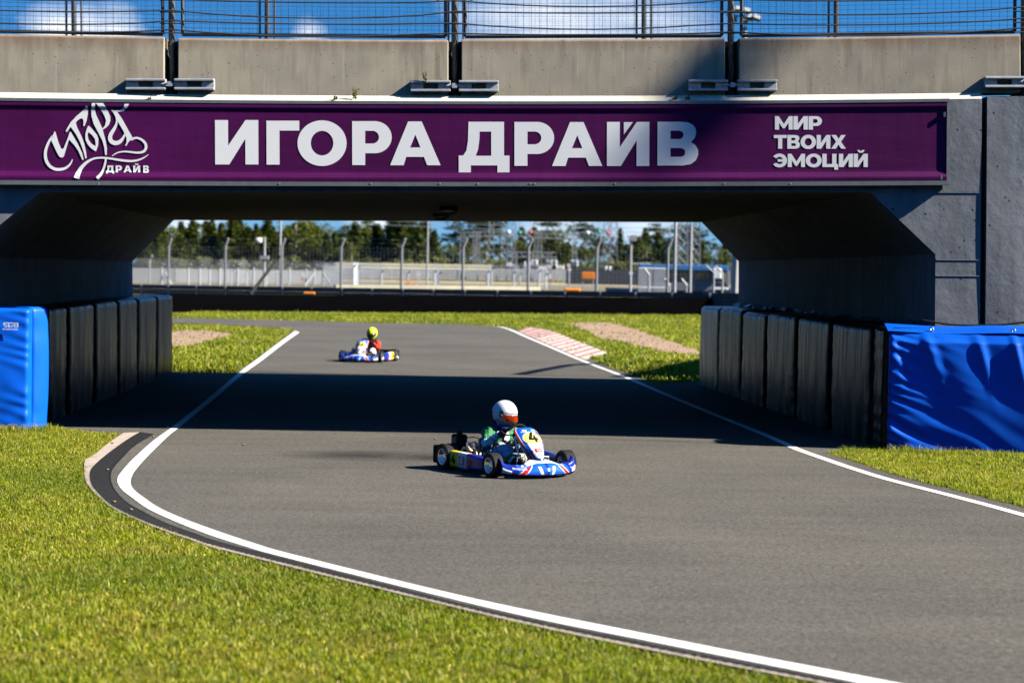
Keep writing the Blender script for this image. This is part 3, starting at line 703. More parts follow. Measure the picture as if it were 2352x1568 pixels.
# steel cables along the near fence
for i, z in enumerate((5.13, 5.245, 5.385, 5.53)):
    pts = []
    for j in range(4):
        a = (GAPS[j][0] + GAPS[j][1]) / 2; b_ = (GAPS[j + 1][0] + GAPS[j + 1][1]) / 2
        for q in range(8):
            s = q / 8; X = a + (b_ - a) * s; sag = -.05 * (1 - (2 * s - 1) ** 2) * (1 + .6 * math.sin(3 * i + 2.3 * j))
            pts.append((X, fy(X) + .2, zs(X, z) + sag + .012 * math.sin(i * 5 + j * 2)))
    pts.append((6.44, fy(6.44) + .2, zs(6.44, z))); pts.append((9.9, fy(9.9) + .2, zs(9.9, z) - .02))
    m_ = MB(); m_.tube(pts, .0095, 6)
    tag(m_.build('steel_cable', M_DSTEEL, frame=B, loc=(0, D0, z), smooth=True), ['lowest', 'second lowest', 'third lowest', 'topmost visible'][i] + ' dark steel cable strung along the near bridge fence', 'cable', 'cables of the near bridge fence')

# weeds in the ledge below the parapet
wl = {815: 'tallest weed sprouting from the pale ledge above the sign, left of centre', 975: 'small dry weed growing behind the second coupling', 770: 'short weed on the pale ledge beside the tallest one', 1545: 'weed on the pale ledge left of the third coupling', 345: 'tiny weed on the ledge under the leftmost coupling', 1575: 'tiny weed on the ledge just under the third coupling', 2210 : ''}
for px, lab in wl.items():
    if not lab: continue
    hh = {815: .17, 975: .22, 770: .06, 1545: .06, 345: .05, 1575: .06}[px]; base = BP(px, 233 if px != 975 else 200, .04)
    m_ = MB()
    for q in range(5 if hh > .1 else 3):
        a = random.uniform(-.5, .5); tip = base + Vector((math.sin(a) * hh * .5, -.03, hh * random.uniform(.6, 1))); m_.tube([base, base.lerp(tip, .5) + Vector((0, -.01, .01)), tip], [.004, .003, .001], 4)
        for w_ in range(5):
            p = base.lerp(tip, .3 + .15 * w_); d = Vector((random.uniform(-1, 1), -.4, random.uniform(-.2, .6))).normalized() * .035; e = Vector((0, 0, .011)); m_.add([p, p + d * .5 + e, p + d, p + d * .5 - e], [(0, 1, 2, 3)])
    tag(m_.build('weed', M_WILLOW, frame=B, loc=base, recalc=False), lab, 'weed', 'weeds on the bridge ledge')

# ------------------------------------------------------------------ the sign
sign = thing('banner_sign', 'long purple banner sign with white Cyrillic lettering across the bridge front', 'sign', (0, fy(0), 3.2), frame=B)
prof = [(238, -.085), (247, -.088), (250, -.087), (259, -.070), (262, -.068), (392, -.068), (397, -.070), (408, -.098), (411, -.100), (420, -.096)]
PXL, PXR = -420, 2168
def dip(x, y): return y + (4 if False else 0)
m_ = MB(); NXB = 60; vs = []
curve = lambda x: 0.0
for i in range(NXB + 1):
    x = PXL + (PXR - PXL) * i / NXB
    X = (x - 1176) / F * (fy((x - 1176) / F * D0) - .05)
    f_ = fy(X)
    for (y, o) in prof: vs.append((X, f_ + o, zs(X, CAMZ + (617 - y) / F * (D0 - .05) / 1.004)))
k = len(prof)
m_.add(vs, [(i * k + j, i * k + j + 1, (i + 1) * k + j + 1, (i + 1) * k + j) for i in range(NXB) for j in range(k - 1)])
m_.build('vinyl', M_BANNER, sign, smooth=False)
m_ = MB()
def rail(y0, y1, o0, o1):
    vs = []
    for i in range(NXB + 1):
        x = PXL + (PXR + 5 - PXL) * i / NXB; X = (x - 1176) / F * (fy((x - 1176) / F * D0) - .05); f_ = fy(X)
        za, zb = zs(X, CAMZ + (617 - y0) / F * (D0 - .05) / 1.004), zs(X, CAMZ + (617 - y1) / F * (D0 - .05) / 1.004)
        vs += [(X, f_ + o0, za), (X, f_ + o0, zb), (X, f_ + o1, zb), (X, f_ + o1, za)]
    m_.add(vs, [(i * 4 + j, i * 4 + (j + 1) % 4, (i + 1) * 4 + (j + 1) % 4, (i + 1) * 4 + j) for i in range(NXB) for j in range(4)] + [(0, 1, 2, 3), tuple(range(NXB * 4, NXB * 4 + 4))])
rail(233.5, 240.5, -.092, -.01); rail(418.5, 426.5, -.106, -.01); rail(426.7, 428.2, -.122, -.02)
X = (PXR + 2 - 1176) / F * (fy(5.44) - .05)
m_.box((X - .012, fy(X) - .088, CAMZ + (617 - 428) / F * D0), (X + .026, fy(X) - .012, CAMZ + (617 - 235) / F * D0))
m_.build('frame', M_POST, sign)
m_ = MB()
for px in (226, 640, 850, 1008, 1095, 1216, 1225, 1410, 1660, 1812):
    p = BP(px, 422.5, -.11); m_ = MB(); m_.sphere(p, .011, 5); m_.build('rivet', M_CHROME, sign)
for px, py in ((2163, 265), (2157, 408)):
    m_ = MB(); p = BP(px, py, -.08); m_.box(p - Vector((.012, .02, .03)), p + Vector((.012, .02, .03))); m_.build('clamp', M_CHROME, sign)

def arc(cx, cy, rx, ry, a0, a1, n=14): return [(cx + rx * math.cos(R(a0 + (a1 - a0) * i / n)), cy + ry * math.sin(R(a0 + (a1 - a0) * i / n))) for i in range(n + 1)]
I_ = [(0, 0), (0, 1), (.295, 1), (.295, .425), (.69, 1), (.98, 1), (.98, 0), (.685, 0), (.685, .58), (.32, 0)]
GL = {
 'И': (.98, [[I_]]), 'Г': (.745, [[[(0, 0), (0, 1), (.745, 1), (.745, .775), (.295, .775), (.295, 0)]]]),
 'О': (1.11, [[arc(.555, .495, .555, .52, 0, 352, 44), arc(.555, .495, .255, .28, 0, 350, 36)]]),
 'Р': (.9, [[[(0, 0), (0, 1), (.5, 1)] + arc(.52, .635, .38, .365, 85, -88) + [(.295, .27), (.295, 0)], [(.295, .78), (.46, .78)] + arc(.46, .635, .15, .145, 80, -80, 8) + [(.46, .49), (.295, .49)]]]),
 'А': (1.146, [[[(0, 0), (.41, 1), (.717, 1), (1.146, 0), (.84, 0), (.77, .19), (.366, .19), (.307, 0)], [(.455, .405), (.69, .405), (.573, .70)]]]),
 'Д': (1.153, [[[(0, -.16), (0, .225), (.105, .23), (.175, .34), (.21, .56), (.223, 1), (1.028, 1), (1.028, .225), (1.153, .225), (1.153, -.16), (.878, -.16), (.878, 0), (.275, 0), (.275, -.16)], [(.387, .22), (.44, .37), (.47, .6), (.474, .775), (.738, .775), (.738, .22)]]]),
 'Й': (.98, [[I_], [[(.39, .995), (.60, .995), (.39, .715)]]]),
 'й': (.98, [[I_], [[(.24, 1.29), (.40, 1.29), (.44, 1.22), (.55, 1.22), (.60, 1.29), (.76, 1.29), (.68, 1.13), (.58, 1.08), (.42, 1.08), (.32, 1.13)]]]),
 'В': (.9, [[[(0, 0), (0, 1), (.5, 1), (.68, .985), (.79, .93), (.85, .85), (.862, .74), (.83, .63), (.745, .535), (.85, .46), (.905, .36), (.91, .25), (.86, .12), (.74, .03), (.55, 0)], [(.29, .795), (.49, .795), (.555, .77), (.585, .70), (.555, .63), (.49, .605), (.29, .605)], [(.29, .4), (.52, .4), (.6, .37), (.62, .3), (.6, .23), (.52, .2), (.29, .2)]]]),
 'М': (1.2, [[[(0, 0), (0, 1), (.25, 1), (.6, .42), (.95, 1), (1.2, 1), (1.2, 0), (.93, 0), (.92, .52), (.66, .1), (.53, .1), (.28, .52), (.28, 0)]]]),
 'Т': (.92, [[[(.31, 0), (.31, .775), (0, .775), (0, 1), (.92, 1), (.92, .775), (.605, .775), (.605, 0)]]]),
 'Х': (1.07, [[[(0, 0), (.36, .51), (.02, 1), (.36, 1), (.54, .72), (.72, 1), (1.05, 1), (.71, .51), (1.07, 0), (.73, 0), (.54, .3), (.34, 0)]]]),
 'Э': (.95, [[arc(.42, .495, .53, .52, 145, -145, 34) + [(.14, .31)] + arc(.42, .495, .25, .28, -140, -18, 12) + [(.3, .40), (.3, .60)] + arc(.42, .495, .25, .28, 18, 140, 12) + [(.14, .69)]]]),
 'Ц': (1.1, [[[(0, 0), (0, 1), (.295, 1), (.295, .225), (.68, .225), (.68, 1), (.975, 1), (.975, .225), (1.1, .225), (1.1, -.2), (.83, -.2), (.83, 0)]]]),
 '4': (.92, [[[(.5, 0), (.5, .22), (0, .22), (0, .42), (.42, 1), (.70, 1), (.30, .42), (.5, .42), (.5, .64), (.75, .64), (.75, .42), (.92, .42), (.92, .22), (.75, .22), (.75, 0)]]]),
 '1': (.5, [[[(.2, 0), (.2, .72), (0, .62), (0, .8), (.26, 1), (.48, 1), (.48, 0)]]]),
 '6': (.8, [[arc(.4, .32, .38, .32, 0, 352, 24), arc(.4, .32, .16, .13, 0, 350, 16)], [[(.03, .36), (.22, .75), (.5, 1), (.75, 1), (.5, .8), (.3, .6)]]]),
 'E': (.8, [[[(0, 0), (0, .28), (.14, .5), (0, .72), (0, 1), (.75, 1), (.75, .84), (.2, .84), (.2, .72), (.3, .58), (.65, .58), (.65, .44), (.3, .44), (.2, .3), (.2, .16), (.75, .16), (.75, 0)]]]),
 'R': (.85, [[[(.1, 0), (.1, .16), (.25, .16), (.25, 1), (.55, 1), (.78, .9), (.82, .72), (.76, .52), (.58, .44), (.86, 0), (.64, 0), (.42, .38), (.42, 0)], [(.42, .84), (.55, .84), (.62, .72), (.55, .58), (.42, .58)]]]),
}
def glyph(m_, ch, fn, mi=0, sub=0):
    for k, loops in enumerate(GL[ch][1]): m_.poly(loops, fn, mi, sub)
def word(m_, text, x0, x1, ybase, ytop, fn, gap=.085, mi=0, sub=0):
    tot = sum(GL[c][0] for c in text) + gap * (len(text) - 1); s = (x1 - x0) / tot; h = ybase - ytop; x = x0
    for c in text:
        glyph(m_, c, lambda u, v, x=x: fn(x + u * s, ybase - v * h), mi, sub); x += (GL[c][0] + gap) * s
def SG(x, y): return BP(x, y, -.072)
m_ = MB()
for ch, Kz, x0, x1, yt, yb in (('И', KA, 1403, 1685, 789, 1077), ('Г', KA, 1738, 1952, 793, 1078), ('О', KA, 1940, 2260, 795, 1080), ('Р', KB, 75, 333, 796, 1081), ('А', KB, 322, 651, 798, 1082), ('Д', KB, 769, 1100, 800, 1083),
                              ('Р', KB, 1132, 1391, 801, 1086), ('А', KB, 1377, 1705, 802, 1087), ('Й', KB, 1735, 2011, 801, 1087), ('В', KB, 2064, 2327, 800, 1084)):
    (px0, pyt), (px1, pyb) = Kz(x0, yt), Kz(x1, yb); w_ = GL[ch][0]
    glyph(m_, ch, lambda u, v: SG(px0 + (px1 - px0) * u / w_, pyb + (pyt - pyb) * v))
m_.build('title_lettering', M_LETTER, sign, recalc=False)
m_ = MB()
for tx, x0, x1, yt, yb in (('МИР', 712, 1018, 764, 851), ('ТВОИХ', 705, 1175, 886, 975), ('ЭМОЦИй', 703, 1318, 1008, 1094)):
    a, b_ = KC(x0, yt), KC(x1, yb); word(m_, tx, a[0], b_[0], b_[1], a[1], SG, .05)
m_.build('slogan_lettering', M_LETTER, sign, recalc=False)
m_ = MB()
def off_prof(y):        # how far out the vinyl stands at a picture height
    for (y0, o0), (y1, o1) in zip(prof, prof[1:]):
        if y0 <= y <= y1: return o0 + (o1 - o0) * (y - y0) / (y1 - y0)
    return prof[0][1] if y < prof[0][0] else prof[-1][1]
def LG(x, y): 
    px, py = KL(x, y); p = BP(px, py, -.07); return BP(px, py, off_prof(617 - (p.z - CAMZ) / (1 + .00038 * p.x * p.x) * 1.004 * F / (D0 - .05)) - .007)
def fill(loops):         # fine triangulation so the print follows the folds
    m_.poly(loops, LG, 0, 45)
def stroke(pts):
    P = [Vector((x, y, w)) for x, y, w in pts]; S = spline([(p.x, p.y, p.z) for p in P], 40); vs = []
    for i, p in enumerate(S):
        t = S[min(i + 1, 39)] - S[max(i - 1, 0)]; t.z = 0; t.normalize(); nrm = Vector((-t.y, t.x, 0)) * p.z / 2
        vs += [LG(p.x + nrm.x, p.y + nrm.y), LG(p.x - nrm.x, p.y - nrm.y)]
    m_.add(vs, [(2 * i, 2 * i + 1, 2 * i + 3, 2 * i + 2) for i in range(39)])
fill([[(335, 640), (350, 650), (400, 830), (445, 940), (470, 955), (495, 935), (575, 740), (605, 650), (625, 655), (740, 850), (820, 1020), (848, 1140), (825, 1148), (750, 980), (680, 880), (590, 785), (555, 890), (500, 1070), (485, 1095), (460, 1105), (430, 1098), (410, 1080), (370, 1010), (270, 790), (300, 710)]])
stroke([(300, 720, 30), (245, 800, 40), (195, 910, 48), (168, 1020, 52), (180, 1150, 55), (240, 1250, 54), (320, 1302, 52), (400, 1315, 50), (500, 1300, 45), (580, 1250, 36), (625, 1190, 26), (648, 1138, 16)])
fill([[(905, 185), (918, 190), (930, 240), (928, 330), (905, 450), (868, 545), (845, 545), (850, 460), (835, 412), (790, 415), (740, 450), (712, 490), (740, 580), (810, 720), (860, 860), (890, 1000), (902, 1115), (878, 1120), (850, 1010), (790, 840), (720, 700), (622, 560), (590, 600), (555, 650), (530, 640), (560, 580), (620, 480), (720, 375), (850, 265)]])
fill([[(930, 545), (950, 545), (1020, 620), (1085, 700), (1112, 770), (1108, 880), (1070, 992), (1045, 985), (980, 940), (920, 870), (882, 790), (880, 690), (905, 600)], [(930, 650), (920, 720), (935, 785), (990, 862), (1060, 905), (1062, 840), (1050, 775), (1000, 705)]])
fill([[(1000, 140), (1060, 140), (1048, 240), (1075, 350), (1130, 470), (1190, 605), (1200, 660), (1240, 800), (1262, 940), (1258, 1058), (1230, 1058), (1215, 920), (1180, 800), (1110, 660), (1030, 510), (992, 370), (988, 250)]])
fill([[(1062, 140), (1200, 140), (1280, 270), (1325, 380), (1328, 450), (1300, 525), (1250, 575), (1187, 612), (1185, 590), (1230, 540), (1250, 450), (1225, 370), (1160, 250), (1085, 155)]])
stroke([(1440, 450, 28), (1430, 520, 40), (1385, 610, 58), (1335, 690, 68), (1320, 760, 74), (1345, 820, 76), (1415, 848, 76), (1490, 825, 66), (1545, 765, 46), (1585, 690, 30)])
fill([[(1345, 262), (1450, 296), (1530, 410), (1640, 610), (1718, 748), (1690, 790), (1645, 830), (1608, 895), (1583, 895), (1610, 840), (1612, 760), (1565, 650), (1450, 450), (1428, 440), (1415, 380), (1385, 320)]])
fill([[(1330, 248), (1390, 268), (1480, 268), (1555, 228), (1583, 155), (1658, 155), (1625, 225), (1555, 284), (1460, 296), (1346, 262)]])
stroke([(1690, 790, 44), (1740, 764, 38), (1810, 758, 36), (1890, 795, 42), (1948, 860, 46), (1955, 940, 48), (1905, 1000, 44), (1800, 1018, 36), (1680, 1005, 32), (1560, 998, 26), (1460, 1015, 22), (1400, 1045, 18), (1352, 1075, 12)])
stroke([(722, 1470, 104), (740, 1400, 85), (800, 1290, 65), (900, 1190, 48), (1020, 1125, 36), (1150, 1108, 32), (1280, 1115, 34), (1440, 1140, 38), (1640, 1165, 40), (1790, 1155, 34), (1910, 1110, 24), (2000, 1050, 10)])
stroke([(1242, 1128, 34), (1230, 1200, 36), (1200, 1300, 38), (1150, 1400, 46), (1085, 1474, 62)])
word(m_, 'ДРАй', 1243, 1850, 1365, 1245, LG, .22, 0, .2); word(m_, 'В', 1905, 2005, 1372, 1245, LG, 0, 0, .2)
m_.build('script_logo', M_LETTER, sign, recalc=False)

# lamps under the soffit
for (px, py, D, lab) in ((1027, 479, 31.2, 'round dark ceiling lamp under the bridge, nearer one'), (1010, 492, 34.6, 'round dark ceiling lamp under the bridge, farther one')):
    p = Vector(((px - 1176) / F * D, D, 3.02)); m_ = MB(); m_.lathe([(0, -.06), (.09, -.045), (.135, 0), (.14, .06), (.1, .1), (0, .1)], Matrix.Translation(p), 18); m_.lathe([(.125, -.012), (.15, -.02), (.155, .01), (.135, .015)], Matrix.Translation(p), 18, 1)
    tag(m_.build('ceiling_lamp', [M_BLACK, M_PALEST], frame=B, loc=p), lab, 'ceiling lamp', 'lamps under the bridge')

# ================================================================== PADDED TRACK BARRIERS
def pad(name, a, b_, h, depth, mt, label, cat, group, bulge=.03, wr=None, n=(14, 22), inward=None, round_=.06):
    a = Vector((a.x, a.y, 0)); b_ = Vector((b_.x, b_.y, 0)); u = (b_ - a).normalized(); L = (b_ - a).length
    nn = Vector((u.y, -u.x, 0)); nn = nn if nn.dot(inward) > 0 else -nn            # toward the viewer side
    m_ = MB(); rd = min(round_, L * .25)
    def front(s, t):
        e = bulge * (1 - (2 * s - 1) ** 2) ** .5 * (.6 + .4 * math.sin(math.pi * min(1, t * 1.05)))
        k = max(0, (abs(2 * s - 1) * L / 2 - (L / 2 - rd)) / rd); kz = max(0, (t * h - (h - rd)) / rd)
        e -= rd * (1 - math.sqrt(max(0, 1 - min(1, k) ** 2))) + rd * (1 - math.sqrt(max(0, 1 - min(1, kz) ** 2)))
        if wr: e += wr(s * L, t * h, L, h)
        return a + u * (s * L) + nn * e + Vector((0, 0, t * h))
    m_.grid(front, n[0], n[1])
    bk = -nn * depth
    tp = [front(i / n[0], 1) for i in range(n[0] + 1)]; m_.add(tp + [q + bk * .98 for q in tp], [(i, i + 1, n[0] + 2 + i, n[0] + 1 + i) for i in range(n[0])])
    for s in (0, 1):
        sd = [front(s, j / n[1]) for j in range(n[1] + 1)]; m_.add(sd + [q + bk * .98 for q in sd], [(j, j + 1, n[1] + 2 + j, n[1] + 1 + j) for j in range(n[1])])
    m_.add([a + bk, b_ + bk, b_ + bk + Vector((0, 0, h)), a + bk + Vector((0, 0, h))], [(0, 1, 2, 3)])
    o = m_.build(name, mt, loc=(a + b_) / 2, smooth=True); return tag(o, label, cat, group)
def row(A, C, xs):       # points of the line A-C seen at picture columns xs
    r_ = []
    for x in xs:
        k = (x - 1176) / F; d = C - A; s = (k * A.y - A.x) / (d.x - k * d.y); r_.append(A + d * s)
    return r_
ordn = ['first', 'second', 'third', 'fourth', 'fifth', 'sixth', 'seventh', 'eighth']
def wr_black(seed):
    rnd = random.Random(seed); ph = [rnd.uniform(0, 6.28) for _ in range(6)]
    def f(x, z, L, h):
        lo = max(0, 1 - z / (h * .55)); ed = math.exp(-min(x, L - x) / .12)
        return .012 * lo * math.sin(11 * x + 7 * z * (.5 - x / L) + ph[0]) * (1 + .5 * math.sin(23 * x + ph[1])) + .009 * ed * math.sin(26 * z + ph[2] + 3 * math.sin(5 * z + ph[3])) + .004 * math.sin(9 * x + ph[4]) * math.sin(3 * z + ph[5])
    return f
A = G(1609, 884); C = G(2030, 1031)
bx = [1660 + q / 2.6133 for q in (236, 360, 512, 672, 872, 1096, 1376)]; bx = [q * .91875 for q in bx]
P = row(A, C, bx)
rdesc = ['greyest, far end of the right row', 'second from the far end of the right row', 'third from the far end of the right row', 'fourth from the far end of the right row, with a sagging seam', 'fifth from the far end of the right row', 'widest and nearest of the right row, gathered at its near edge']
for i in range(6):
    d = (P[i + 1] - P[i]).normalized()
    pad('barrier_pad', P[i] + d * .015, P[i + 1] - d * .02, 1.5 + .012 * math.sin(i * 2.3), .62, M_BLACKV if i else mat('grey vinyl', (.035, .038, .045), .5, build=vinyl), 'black vinyl pad, ' + rdesc[i], 'barrier pad', 'black padded blocks along the right wall', .035, wr_black(i), (20, 34), Vector((-1, -.3, 0)))  # the far end pad gets a greyer vinyl than the others
q0, q1 = row(A, C, [2020, 2033])
pad('barrier_pad', P[6] + (C - A).normalized() * .02, q1 + Vector((0, -.05, 0)), 1.5, .5, M_BLACKV, 'narrow black end pad squeezed against the right blue pad', 'barrier pad', 'black padded blocks along the right wall', .02, wr_black(9), (10, 40), Vector((-1, -.3, 0)))
# blue pad on the right, gathered at its left edge and hung from the top
rb = random.Random(3); phs = [rb.uniform(0, 6.28) for _ in range(12)]
def wr_blue(x, z, L, h):
    v = h - z
    e = math.exp(-x / .28) * .016 * math.sin(46 * (z + .42 * x) + 1.6 * math.sin(9 * z)) 
    low = max(0, 1 - z / .75)
    e += .035 * low * math.exp(-x / .7) * math.sin(20 * (z + .5 * x) + phs[2] + math.sin(5 * x))
    r_ = math.sin(13 * (x - .28 * v) + phs[0] + .9 * math.sin(4.1 * x)); e += .032 * math.exp(-((v - .28) / .33) ** 2) * max(0, r_) ** 3 * (.4 + .6 * min(1, x / .35))
    r2 = math.sin(7.5 * (x - .5 * v) + phs[1]); e += .014 * math.exp(-((v - .5) / .5) ** 2) * r2
    e += .012 * math.sin(2.4 * x + phs[4]) * math.sin(2.2 * z + phs[5])
    e -= max(0, .13 - v) * .75 + z * .05
    return e
bA = G(2034, 1034); bB = G(2352, 1043); d = (bB - bA).normalized()
bp = pad('blue_barrier_pad', bA + Vector((.02, 0, 0)), bA + d * 3.6, 1.46, .75, M_BLUEV, 'big wrinkled blue vinyl barrier pad at the right edge, in front of the wing wall', 'barrier pad', None, .05, wr_blue, (170, 80), Vector((0, -1, 0)), .05)
m_ = MB()
def flap(u, v):
    p = bA + d * (.02 + 3.55 * u); return Vector((p.x, p.y + .12 + .25 * v + .012 * math.sin(9 * u), 1.45 + .085 * v + .012 * math.sin(14 * u + 2)))
m_.grid(flap, 40, 4); fl_o = m_.build('top_flap', M_BLUEV, smooth=True); fl_o.parent = bp; fl_o.matrix_parent_inverse = bp.matrix_basis.inverted()
for px in (2147, 2337):
    k = (px - 1176) / F; s = (k * bA.y - bA.x) / (d.x - k * d.y); c = bA + d * s + Vector((0, .2, 1.488)); m_ = MB(); mx = Matrix.Translation(c) @ Matrix.Rotation(R(75), 4, 'X')
    m_.lathe([(.011, .012), (.017, .02), (.028, .016), (.030, .004)], mx, 14); g = m_.build('eyelet', M_CHROME, smooth=True); g.parent = bp; g.matrix_parent_inverse = bp.matrix_basis.inverted()
m_ = MB(); hp = [BP(x, y, -.06) for x, y in ((2110, 735), (2135, 738), (2170, 744), (2220, 747), (2290, 746), (2352, 740), (2420, 736))]; m_.tube([B @ q for q in spline(hp, 30)], .012, 8)
tag(m_.build('black_cable', M_BLACK, loc=B @ hp[0], smooth=True), 'black cable hanging along the pier above the right blue pad', 'cable')
m_ = MB()      # crumpled sheet edges lying on top of the pads by the wall
for i in range(70):
    s = random.random(); p = A.lerp(C, s) + Vector((.62 + random.uniform(-.04, .05), .1, 1.5 + random.uniform(-.01, .03))); q = p + Vector((random.uniform(-.05, .05), random.uniform(.05, .3), random.uniform(-.01, .04))); m_.add([p, p + Vector((.03, 0, .04)), q + Vector((.03, 0, .035)), q], [(0, 1, 2, 3)])
tag(m_.build('crumpled_sheeting', mat('grey film', (.12, .13, .16), .3), loc=A + Vector((.6, 0, 1.5)), recalc=False), 'crumpled grey plastic sheeting on top of the right row of pads', 'plastic sheeting', kind='stuff')

# left side
A = G(*K7(1125, 863)); C = G(*K7(300, 1196)); lx = [q / 2.6133 * .91875 for q in (1125, 1020, 895, 766, 612, 434, 300)]
P = row(A, C, lx)
ld = ['far end of the left row, catching grey light on its face', 'second from the far end of the left row', 'third from the far end of the left row', 'fourth from the far end of the left row', 'fifth from the far end of the left row', 'nearest of the left row, beside the narrow blue pad']
for i in range(6):
    d = (P[i + 1] - P[i]).normalized()
    pad('barrier_pad', P[i] + d * .02, P[i + 1] - d * .03, 1.53, .5, M_BLACKV, 'black vinyl pad, ' + ld[i], 'barrier pad', 'black padded blocks along the left wall', .03, wr_black(20 + i), (18, 34), Vector((1, -.4, 0)))
m_ = MB(); e0 = P[0]
def wr_l(x, z, L, h): return math.exp(-(L - x) / .25) * .008 * math.sin(38 * (z - .35 * (L - x)) + 2.2 * math.sin(5.3 * z) + 1.5 * math.sin(11 * z + 2)) + .012 * max(0, 1 - z / .8) * math.exp(-(L - x) / .6) * math.sin(22 * (z - .4 * x) + 1) + .01 * math.sin(3 * x + 2 * z)
def wr_n(x, z, L, h): return .008 * math.sin(15 * z + 2 * math.sin(4 * z)) * math.exp(-x / .12) + .035 * math.sin(math.pi * min(1, (1 - z / h) * 1.0)) * (x / L)
nb = G(109, 986); na = G(71, 989); ne = G(66, 991)
pad('blue_barrier_pad', na, nb, 1.57, .5, M_BLUEV, 'narrow bulging blue pad between the left black row and the wide blue pad', 'barrier pad', None, .02, wr_n, (12, 50), Vector((.2, -1, 0)), .04)
dl = Vector((-1, -.02, 0)); lb = pad('blue_barrier_pad', ne, ne + dl * 2.6, 1.55, .6, M_BLUEV, 'wide blue vinyl barrier pad cut off by the left edge, with small white lettering', 'barrier pad', None, .04, lambda x, z, L, h: wr_l(L - x, z, L, h), (110, 70), Vector((0, -1, 0)), .05)
# its worn white lettering, of which only a stub shows
yy = ne.y - .075
m_ = MB()
for (x0, x1, z0, z1) in ((-.30, -.255, 1.265, 1.275), (-.30, -.255, 1.29, 1.3), (-.30, -.255, 1.315, 1.325), (-.31, -.3, 1.29, 1.325), (-.262, -.255, 1.265, 1.3),
                         (-.24, -.19, 1.265, 1.275), (-.24, -.19, 1.315, 1.325), (-.25, -.24, 1.265, 1.325), (-.2, -.19, 1.265, 1.295), (-.215, -.19, 1.288, 1.297),
                         (-.175, -.13, 1.265, 1.275), (-.175, -.13, 1.29, 1.3), (-.175, -.13, 1.315, 1.325), (-.18, -.172, 1.265, 1.325), (-.135, -.127, 1.265, 1.325)):
    m_.box((ne.x + x0 * 1.0, yy - .002, z0 + .05), (ne.x + x1 * 1.0, yy + .004, z1 + .05))
for q in range(9): m_.box((ne.x - .32 + q * .022, yy - .002, 1.285), (ne.x - .305 + q * .022, yy + .004, 1.295))
o = m_.build('lettering', M_LETTER); o.parent = lb; o.matrix_parent_inverse = lb.matrix_basis.inverted()

# ================================================================== BEYOND THE BRIDGE
# black conveyor-belt wall
bp_ = gd([(-300, 713), (100, 715), (395, 717), (700, 718.5), (1000, 720.5), (1300, 723), (1500, 724.5), (1720, 726), (2100, 729), (2700, 734)]); S = spline(bp_, 60)
m_ = MB(); tops = []
for i, p in enumerate(S):
    h = .72 + .0045 * i + .01 * math.sin(i * 1.7)
    m_v = [p, p + Vector((0, 0, h * .5)) + Vector((0, -.03 * math.sin(i * 2), 0)), p + Vector((0, .03, h)), p + Vector((0, .55, h)), p + Vector((0, .6, 0))]
    m_.v += m_v
m_.f = [[i * 5 + j, i * 5 + (j + 1) % 5, (i + 1) * 5 + (j + 1) % 5, (i + 1) * 5 + j] for i in range(59) for j in range(5)]; m_.mi = [0] * len(m_.f)
tag(m_.build('tyre_wall', mat('black belt rubber', (.0025, .0025, .003), .9, spec=0), loc=S[30]), 'long low black belt faced tyre wall behind the far grass verge', 'tyre wall')

# guard rail and debris fence behind it
PX = [387, 517, 647, 783, 922, 1063, 1213, 1370, 1533]; DX = [135, 130, 126, 121.5, 117.5, 113.5, 110, 106.5, 103]
ords = ['first', 'second', 'third', 'fourth', 'fifth', 'sixth', 'seventh', 'eighth', 'ninth']
FP = []
for x, D in zip(PX, DX): p = PD(x, 640, D); FP.append(Vector((p.x, p.y, 0)))
dL = (FP[0] - FP[1]); FPX = [FP[0] + dL * 3, FP[0] + dL * 2, FP[0] + dL] + FP + [FP[-1] + (FP[-1] - FP[-2]) * k for k in (1, 2, 3, 4)]
Cn = Vector((0, -1, 0))
gr = thing('guard_rail', 'dark steel guard rail of stacked beams behind the black tyre wall', 'guard rail', tuple(FP[4]))
zo = lambda i: .36 * (i - 3) / 8
for z, hh in ((.18, .19), (.37, .18), (.55, .17), (.68, .13)):
    m_ = MB()
    for i, (a, b_) in enumerate(zip(FPX, FPX[1:])):
        a, b_ = a + Cn * .9 + Vector((0, 0, zo(i))), b_ + Cn * .9 + Vector((0, 0, zo(i + 1)))
        for (zz, o0) in ((z - hh / 2, 0), (z - hh / 6, -.05), (z + hh / 6, 0), (z + hh / 2, -.05)): pass
        m_.add([a + Vector((0, 0, z - hh / 2)), b_ + Vector((0, 0, z - hh / 2)), b_ + Vector((0, -.05, z)), a + Vector((0, -.05, z)), b_ + Vector((0, 0, z + hh / 2)), a + Vector((0, 0, z + hh / 2)), b_ + Vector((0, .03, z)), a + Vector((0, .03, z))], [(0, 1, 2, 3), (3, 2, 4, 5), (5, 4, 6, 7), (7, 6, 1, 0)])
    m_.build('beam', mat('dull guard rail', (.055, .065, .08), .6, .2, build=vary(.2, 1)), gr)
for i, (a, b_) in enumerate(zip(FPX, FPX[1:])):
    for s in (.05, .55):
        p = a.lerp(b_, s) + Cn * .98; m_ = MB(); m_.box(p + Vector((-.05, -.05, 0)), p + Vector((.05, .03, .74 + zo(i + s)))); m_.build('post', M_PALEST, gr)
pm = None
